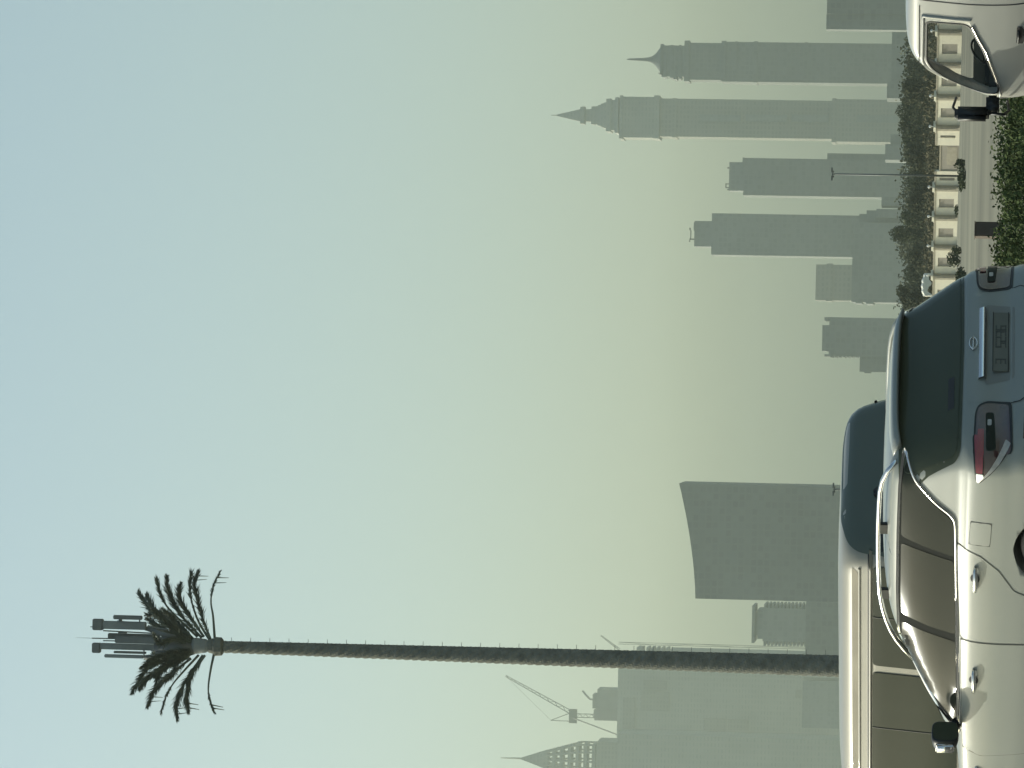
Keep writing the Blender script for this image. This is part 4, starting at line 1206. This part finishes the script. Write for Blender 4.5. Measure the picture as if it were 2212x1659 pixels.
# ---------------- high roof van behind the suv
bus = empty('van', (0, 0, 0)); tag(bus, 'white high roof passenger van with large dark rear window, behind the suv', 'van')
lv = [(.28, .14, 5.2, .84, .2, .3, .05, .1), (.45, .03, 5.35, .91, .2, .35, .06, .15), (.65, 0, 5.40, .935, .2, .4, .06, .2), (.9, .01, 5.38, .94, .2, .4, .06, .2), (1.1, .03, 5.25, .938, .2, .4, .06, .2),
      (1.3, .06, 4.95, .93, .2, .35, .06, .2), (1.6, .10, 4.65, .905, .2, .3, .06, .2), (1.86, .14, 4.38, .88, .2, .3, .06, .2), (1.90, .15, 4.34, .868, .2, .3, .06, .2), (2.00, .17, 4.25, .85, .2, .3, .07, .2),
      (2.08, .20, 4.15, .82, .22, .3, .08, .2), (2.135, .26, 4.0, .76, .25, .3, .08, .2), (2.165, .36, 3.8, .66, .3, .3, .08, .2), (2.185, .6, 3.4, .48, .3, .3, .05, .1), (2.19, .9, 3.0, .2, .1, .1, .02, .02)]
body = put('body', body_mesh(lv, None, 5, .03), MT['bus_white'], bus); bus_body = body
bb = bvh_of(body)
pat(bus, bb, 'rear_window', [(.80, 1.90), (.76, 2.02), (.66, 2.10), (.42, 2.155), (-.4, 2.165), (-.66, 2.14), (-.80, 2.05), (-.90, 1.88), (-.93, 1.2), (-.8, 1.12), (.8, 1.12), (.88, 1.2), (.865, 1.6)], 'B', MT['tint2'], .008, rnd=.10)
pat(bus, bb, 'window_band', [(.80, 1.80), (-.86, 1.80), (-.86, 1.77), (.80, 1.77)], 'B', MT['black'], .012, rnd=0)
bm = bmesh.new(); h = bb.ray_cast(Vector((-3, .28, 1.84)), Vector((1, 0, 0)))[0]
tube(bm, [h + Vector((-.012, .0, .0)), h + Vector((-.055, 0, 0))], .04, 10); tube(bm, [h + Vector((-.04, 0, 0)), h + Vector((-.04, .3, -.25)), h + Vector((-.03, .5, -.5))], .014, 6)
put('rear_wiper', bm, MT['black'], bus)
for s, v in ((1, 'L'), (-1, 'R')):
    put('gutter', ribbon(bb, [(.24, 1.885), (2.2, 1.885), (4.30, 1.885)], v, .03, .022), MT['bus_white'], bus)
    put('gutter_seal', ribbon(bb, [(.24, 1.905), (2.2, 1.905), (4.28, 1.905)], v, .016, .006), MT['black'], bus)
    pat(bus, bb, 'roof_recess', [(.42, 2.05), (4.0, 2.05), (4.0, 1.995), (.48, 1.995)], v, MT['stone'], .003, rnd=.03)
    put('roof_rib', ribbon(bb, [(.42, 1.985), (2, 1.985), (4.05, 1.985)], v, .022, .012), MT['bus_white'], bus)
    wins = [(.35, 1.68), (1.78, 3.36), (3.46, 4.30)]
    for i, (a, b) in enumerate(wins):
        if i == 2: q = [(a, 1.865), (b - .06, 1.865), (b + .42, 1.22), (b + .35, 1.10), (a, 1.10)]
        else: q = [(a, 1.865), (b, 1.865), (b, 1.10), (a, 1.10)]
        w_ = pat(bus, bb, 'side_window', q, v, MT['bus_tint'], .008, rnd=.05)
        if i in (0, 1): put('window_divider', ribbon(bb, [((a + b) / 2, 1.86), ((a + b) / 2, 1.11)], v, .02, .012), MT['black'], bus, w_)
    pat(bus, bb, 'side_door', [(2.44, .45), (2.44, 1.07), (3.42, 1.07), (3.42, .45)], v, MT['bus_white'], .004)
    pat(bus, bb, 'front_door', [(3.46, .55), (3.46, 1.07), (4.6, 1.07), (4.6, .82)], v, MT['bus_white'], .004)
    pat(bus, bb, 'tail_light', [(s * .72, 1.1), (s * .88, 1.1), (s * .88, .75), (s * .72, .75)], 'B', MT['red'], .01)
    bm = bmesh.new(); box(bm, 4.62, 4.74, min(s * .98, s * 1.18), max(s * .98, s * 1.18), 1.15, 1.42, .03); put('door_mirror', bm, MT['black'], bus)
    pat(bus, bb, 'headlight', [(s * .5, .95), (s * .85, 1.0), (s * .85, .78), (s * .5, .75)], 'F', MT['clear'], .01)
pat(bus, bb, 'windscreen', [(.7, 1.85), (-.7, 1.85), (-.82, 1.2), (.82, 1.2)], 'F', MT['side_tint'], .006)
bm = bmesh.new(); box(bm, .0, .02, -.26, .26, .72, .83); put('licence_plate', bm, MT['plate'], bus, smooth=False)
warp(bus, lambda c: Vector((c.x, c.y * 1.06, 1.3 + (c.z - 1.3) * .97)))
arches(bus, bus_body, (1.15, 4.2), .34, .98)
BUS0 = pt(1860, 1200, 35.2); BUS0.z = 0
place(bus, BUS0, (.2, .92, 0), RZ)

# ---------------- delivery van at the right edge, seen through its cab windows
dv = empty('delivery_van', (0, 0, 0)); tag(dv, 'white cab over van at the far right, with clear cab windows and big black mirror', 'van')
lv = [(.28, .10, 4.35, .80, .2, .25, .03, .1), (.45, .02, 4.46, .86, .2, .3, .03, .15), (.65, 0, 4.48, .885, .2, .3, .03, .18), (.85, 0, 4.42, .89, .2, .3, .03, .18), (1.03, .01, 4.33, .885, .2, .3, .03, .18),
      (1.20, .02, 4.24, .87, .2, .28, .03, .18), (1.41, .03, 4.11, .845, .2, .26, .03, .16), (1.60, .05, 3.96, .82, .2, .25, .03, .14), (1.70, .07, 3.84, .80, .2, .25, .03, .12), (1.77, .12, 3.70, .76, .2, .25, .03, .12),
      (1.815, .25, 3.50, .68, .2, .25, .03, .1), (1.835, .5, 3.2, .5, .2, .2, .03, .05), (1.84, .8, 2.9, .2, .1, .1, .01, .01)]
shell = body_mesh(lv, None, 5, .02)
body = put('body', shell, MT['van_white'], dv); body.parent = None
bfull = bvh_of(body)
winP = [(2.95, 1.575), (3.60, 1.575), (3.76, 1.51), (3.94, 1.36), (4.06, 1.20), (4.13, 1.03), (4.13, .80), (4.08, .70), (3.98, .69), (3.55, .83), (3.36, .885), (3.15, .98), (2.98, 1.05), (2.93, 1.12)]
wp = smooth_poly(winP, .05, 3)
ws = smooth_poly([(.54, 1.62), (-.56, 1.62), (-.66, 1.00), (.60, 1.00)], .06, 3)
def front_cut():
    bm = bmesh.new()
    a = [bm.verts.new((3.3, y, z)) for y, z in ws]; b = [bm.verts.new((5.2, y, z)) for y, z in ws]
    bm.faces.new(a); bm.faces.new(b[::-1])
    for i in range(len(ws)): bm.faces.new((a[i], b[i], b[(i + 1) % len(ws)], a[(i + 1) % len(ws)]))
    return cutter('bm', bm)
inner = [(l[0], l[1] + .08, l[2] - .10, max(.05, l[3] - .06), l[4], l[5], l[6], l[7]) for l in lv[1:-2]]
inner = [(z - (.045 if z > 1.6 else 0), a, b, c, d, e, f_, g_) for z, a, b, c, d, e, f_, g_ in inner]
cut(body, [cutter('bm', body_mesh(inner, None, 2, .02)), cutter('prism', wp, -1.5, 1.5), front_cut()])
body.parent = dv; dv_body = body
for s, v in ((1, 'L'), (-1, 'R')):
    pat(dv, bfull, 'side_window', winP, v, MT['glass'], -.012, rnd=.05)
    put('window_seal', ribbon(bfull, wp, v, .026, .004, True), MT['black'], dv)
    put('window_frame', ribbon(bfull, [(2.86, 1.05), (2.86, 1.62), (3.62, 1.622), (3.80, 1.55), (3.97, 1.41), (4.04, 1.31)], v, .045, .018), MT['van_white'], dv)
    put('drip_rail', ribbon(bfull, [(2.7, 1.665), (3.72, 1.66), (3.95, 1.555)], v, .014, .008), MT['black'], dv)
    put('sill_trim', ribbon(bfull, [(2.96, 1.03), (3.15, .955), (3.36, .86), (3.55, .805), (4.02, .665), (4.16, .67)], v, .03, .02), MT['chrome'], dv)
    put('door_gap', ribbon(bfull, [(2.60, 1.70), (2.60, .42)], v, .02, .004), MT['seam'], dv)
    d = pat(dv, bfull, 'handle_scoop', [(2.97, .50), (2.97, .44), (3.1, .38), (3.26, .42), (3.24, .50)], v, MT['seam'], .005, rnd=.02)
    yb = bfull.ray_cast(Vector((3.1, 3 * s, .46)), Vector((0, -s, 0)))[0].y
    bm = bmesh.new(); box(bm, 3.0, 3.22, min(yb + s * .02, yb + s * .045), max(yb + s * .02, yb + s * .045), .46, .49, .006); put('door_handle', bm, MT['black'], dv, d)
    # mirror with bracket arms
    bm = bmesh.new(); box(bm, 4.12, 4.26, min(s * 1.02, s * 1.20), max(s * 1.02, s * 1.20), .80, 1.22, .04)
    mr = put('door_mirror', bm, MT['black'], dv)
    bm = bmesh.new(); box(bm, 4.06, 4.24, min(s * .90, s * 1.10), max(s * .90, s * 1.10), .68, .84, .03); put('mirror_foot', bm, MT['black'], dv, mr)
    bm = bmesh.new()
    tube(bm, [(4.20, s * .84, 1.20), (4.20, s * 1.0, 1.24), (4.19, s * 1.1, 1.18)], .016, 6)
    tube(bm, [(4.22, s * .86, .58), (4.24, s * 1.0, .56), (4.2, s * 1.1, .62), (4.19, s * 1.1, .84)], .02, 6)
    put('mirror_arm', bm, MT['black'], dv, mr)
    pat(dv, bfull, 'headlight', [(s * .45, .72), (s * .8, .76), (s * .8, .58), (s * .45, .55)], 'F', MT['clear'], .01)
# cabin
bm = bmesh.new(); box(bm, 3.95, 4.22, -.74, .74, .42, .86, .05); put('dashboard', bm, MT['inside'], dv)
for s in (-1, 1):
    bm = bmesh.new(); box(bm, 3.0, 3.45, s * .4 - .24, s * .4 + .24, .45, .72, .05); box(bm, 2.86, 3.0, s * .4 - .23, s * .4 + .23, .6, .98, .05)
    put('seat', bm, MT['seat'], dv)
bm = bmesh.new(); ro = [Vector((3.86 - .09 * math.sin(a), .4 + .19 * math.cos(a), .88 + .15 * math.sin(a))) for a in [2 * math.pi * q / 24 for q in range(24)]]
tube(bm, ro + [ro[0]], .014, 6); tube(bm, [(3.86, .4, .88), (4.02, .4, .72)], .03, 8); tube(bm, [ro[0], ro[12]], .012, 6); put('steering_wheel', bm, MT['black'], dv)
bm = bmesh.new(); box(bm, 2.70, 2.73, -.78, .78, .35, .98); put('bulkhead', bm, MT['inside'], dv, smooth=False)
pat(dv, bfull, 'windscreen', [(.54, 1.62), (-.56, 1.62), (-.66, 1.00), (.60, 1.00)], 'F', MT['glass'], -.012)
def dv_fn(c):
    z = 1.3 + (c.z - 1.3) * .761 if c.z > .40 else .615 - (.40 - c.z) * 3.3
    return Vector((c.x * .761, c.y * .82, z))
warp(dv, dv_fn)
arches(dv, dv_body, (2.80, .62), .27, .73)
DV0 = pt(2180, 245, 39.1); DV0.z = 0
place(dv, DV0, (4.44 * .761, .86 * .82, 0), RZ)
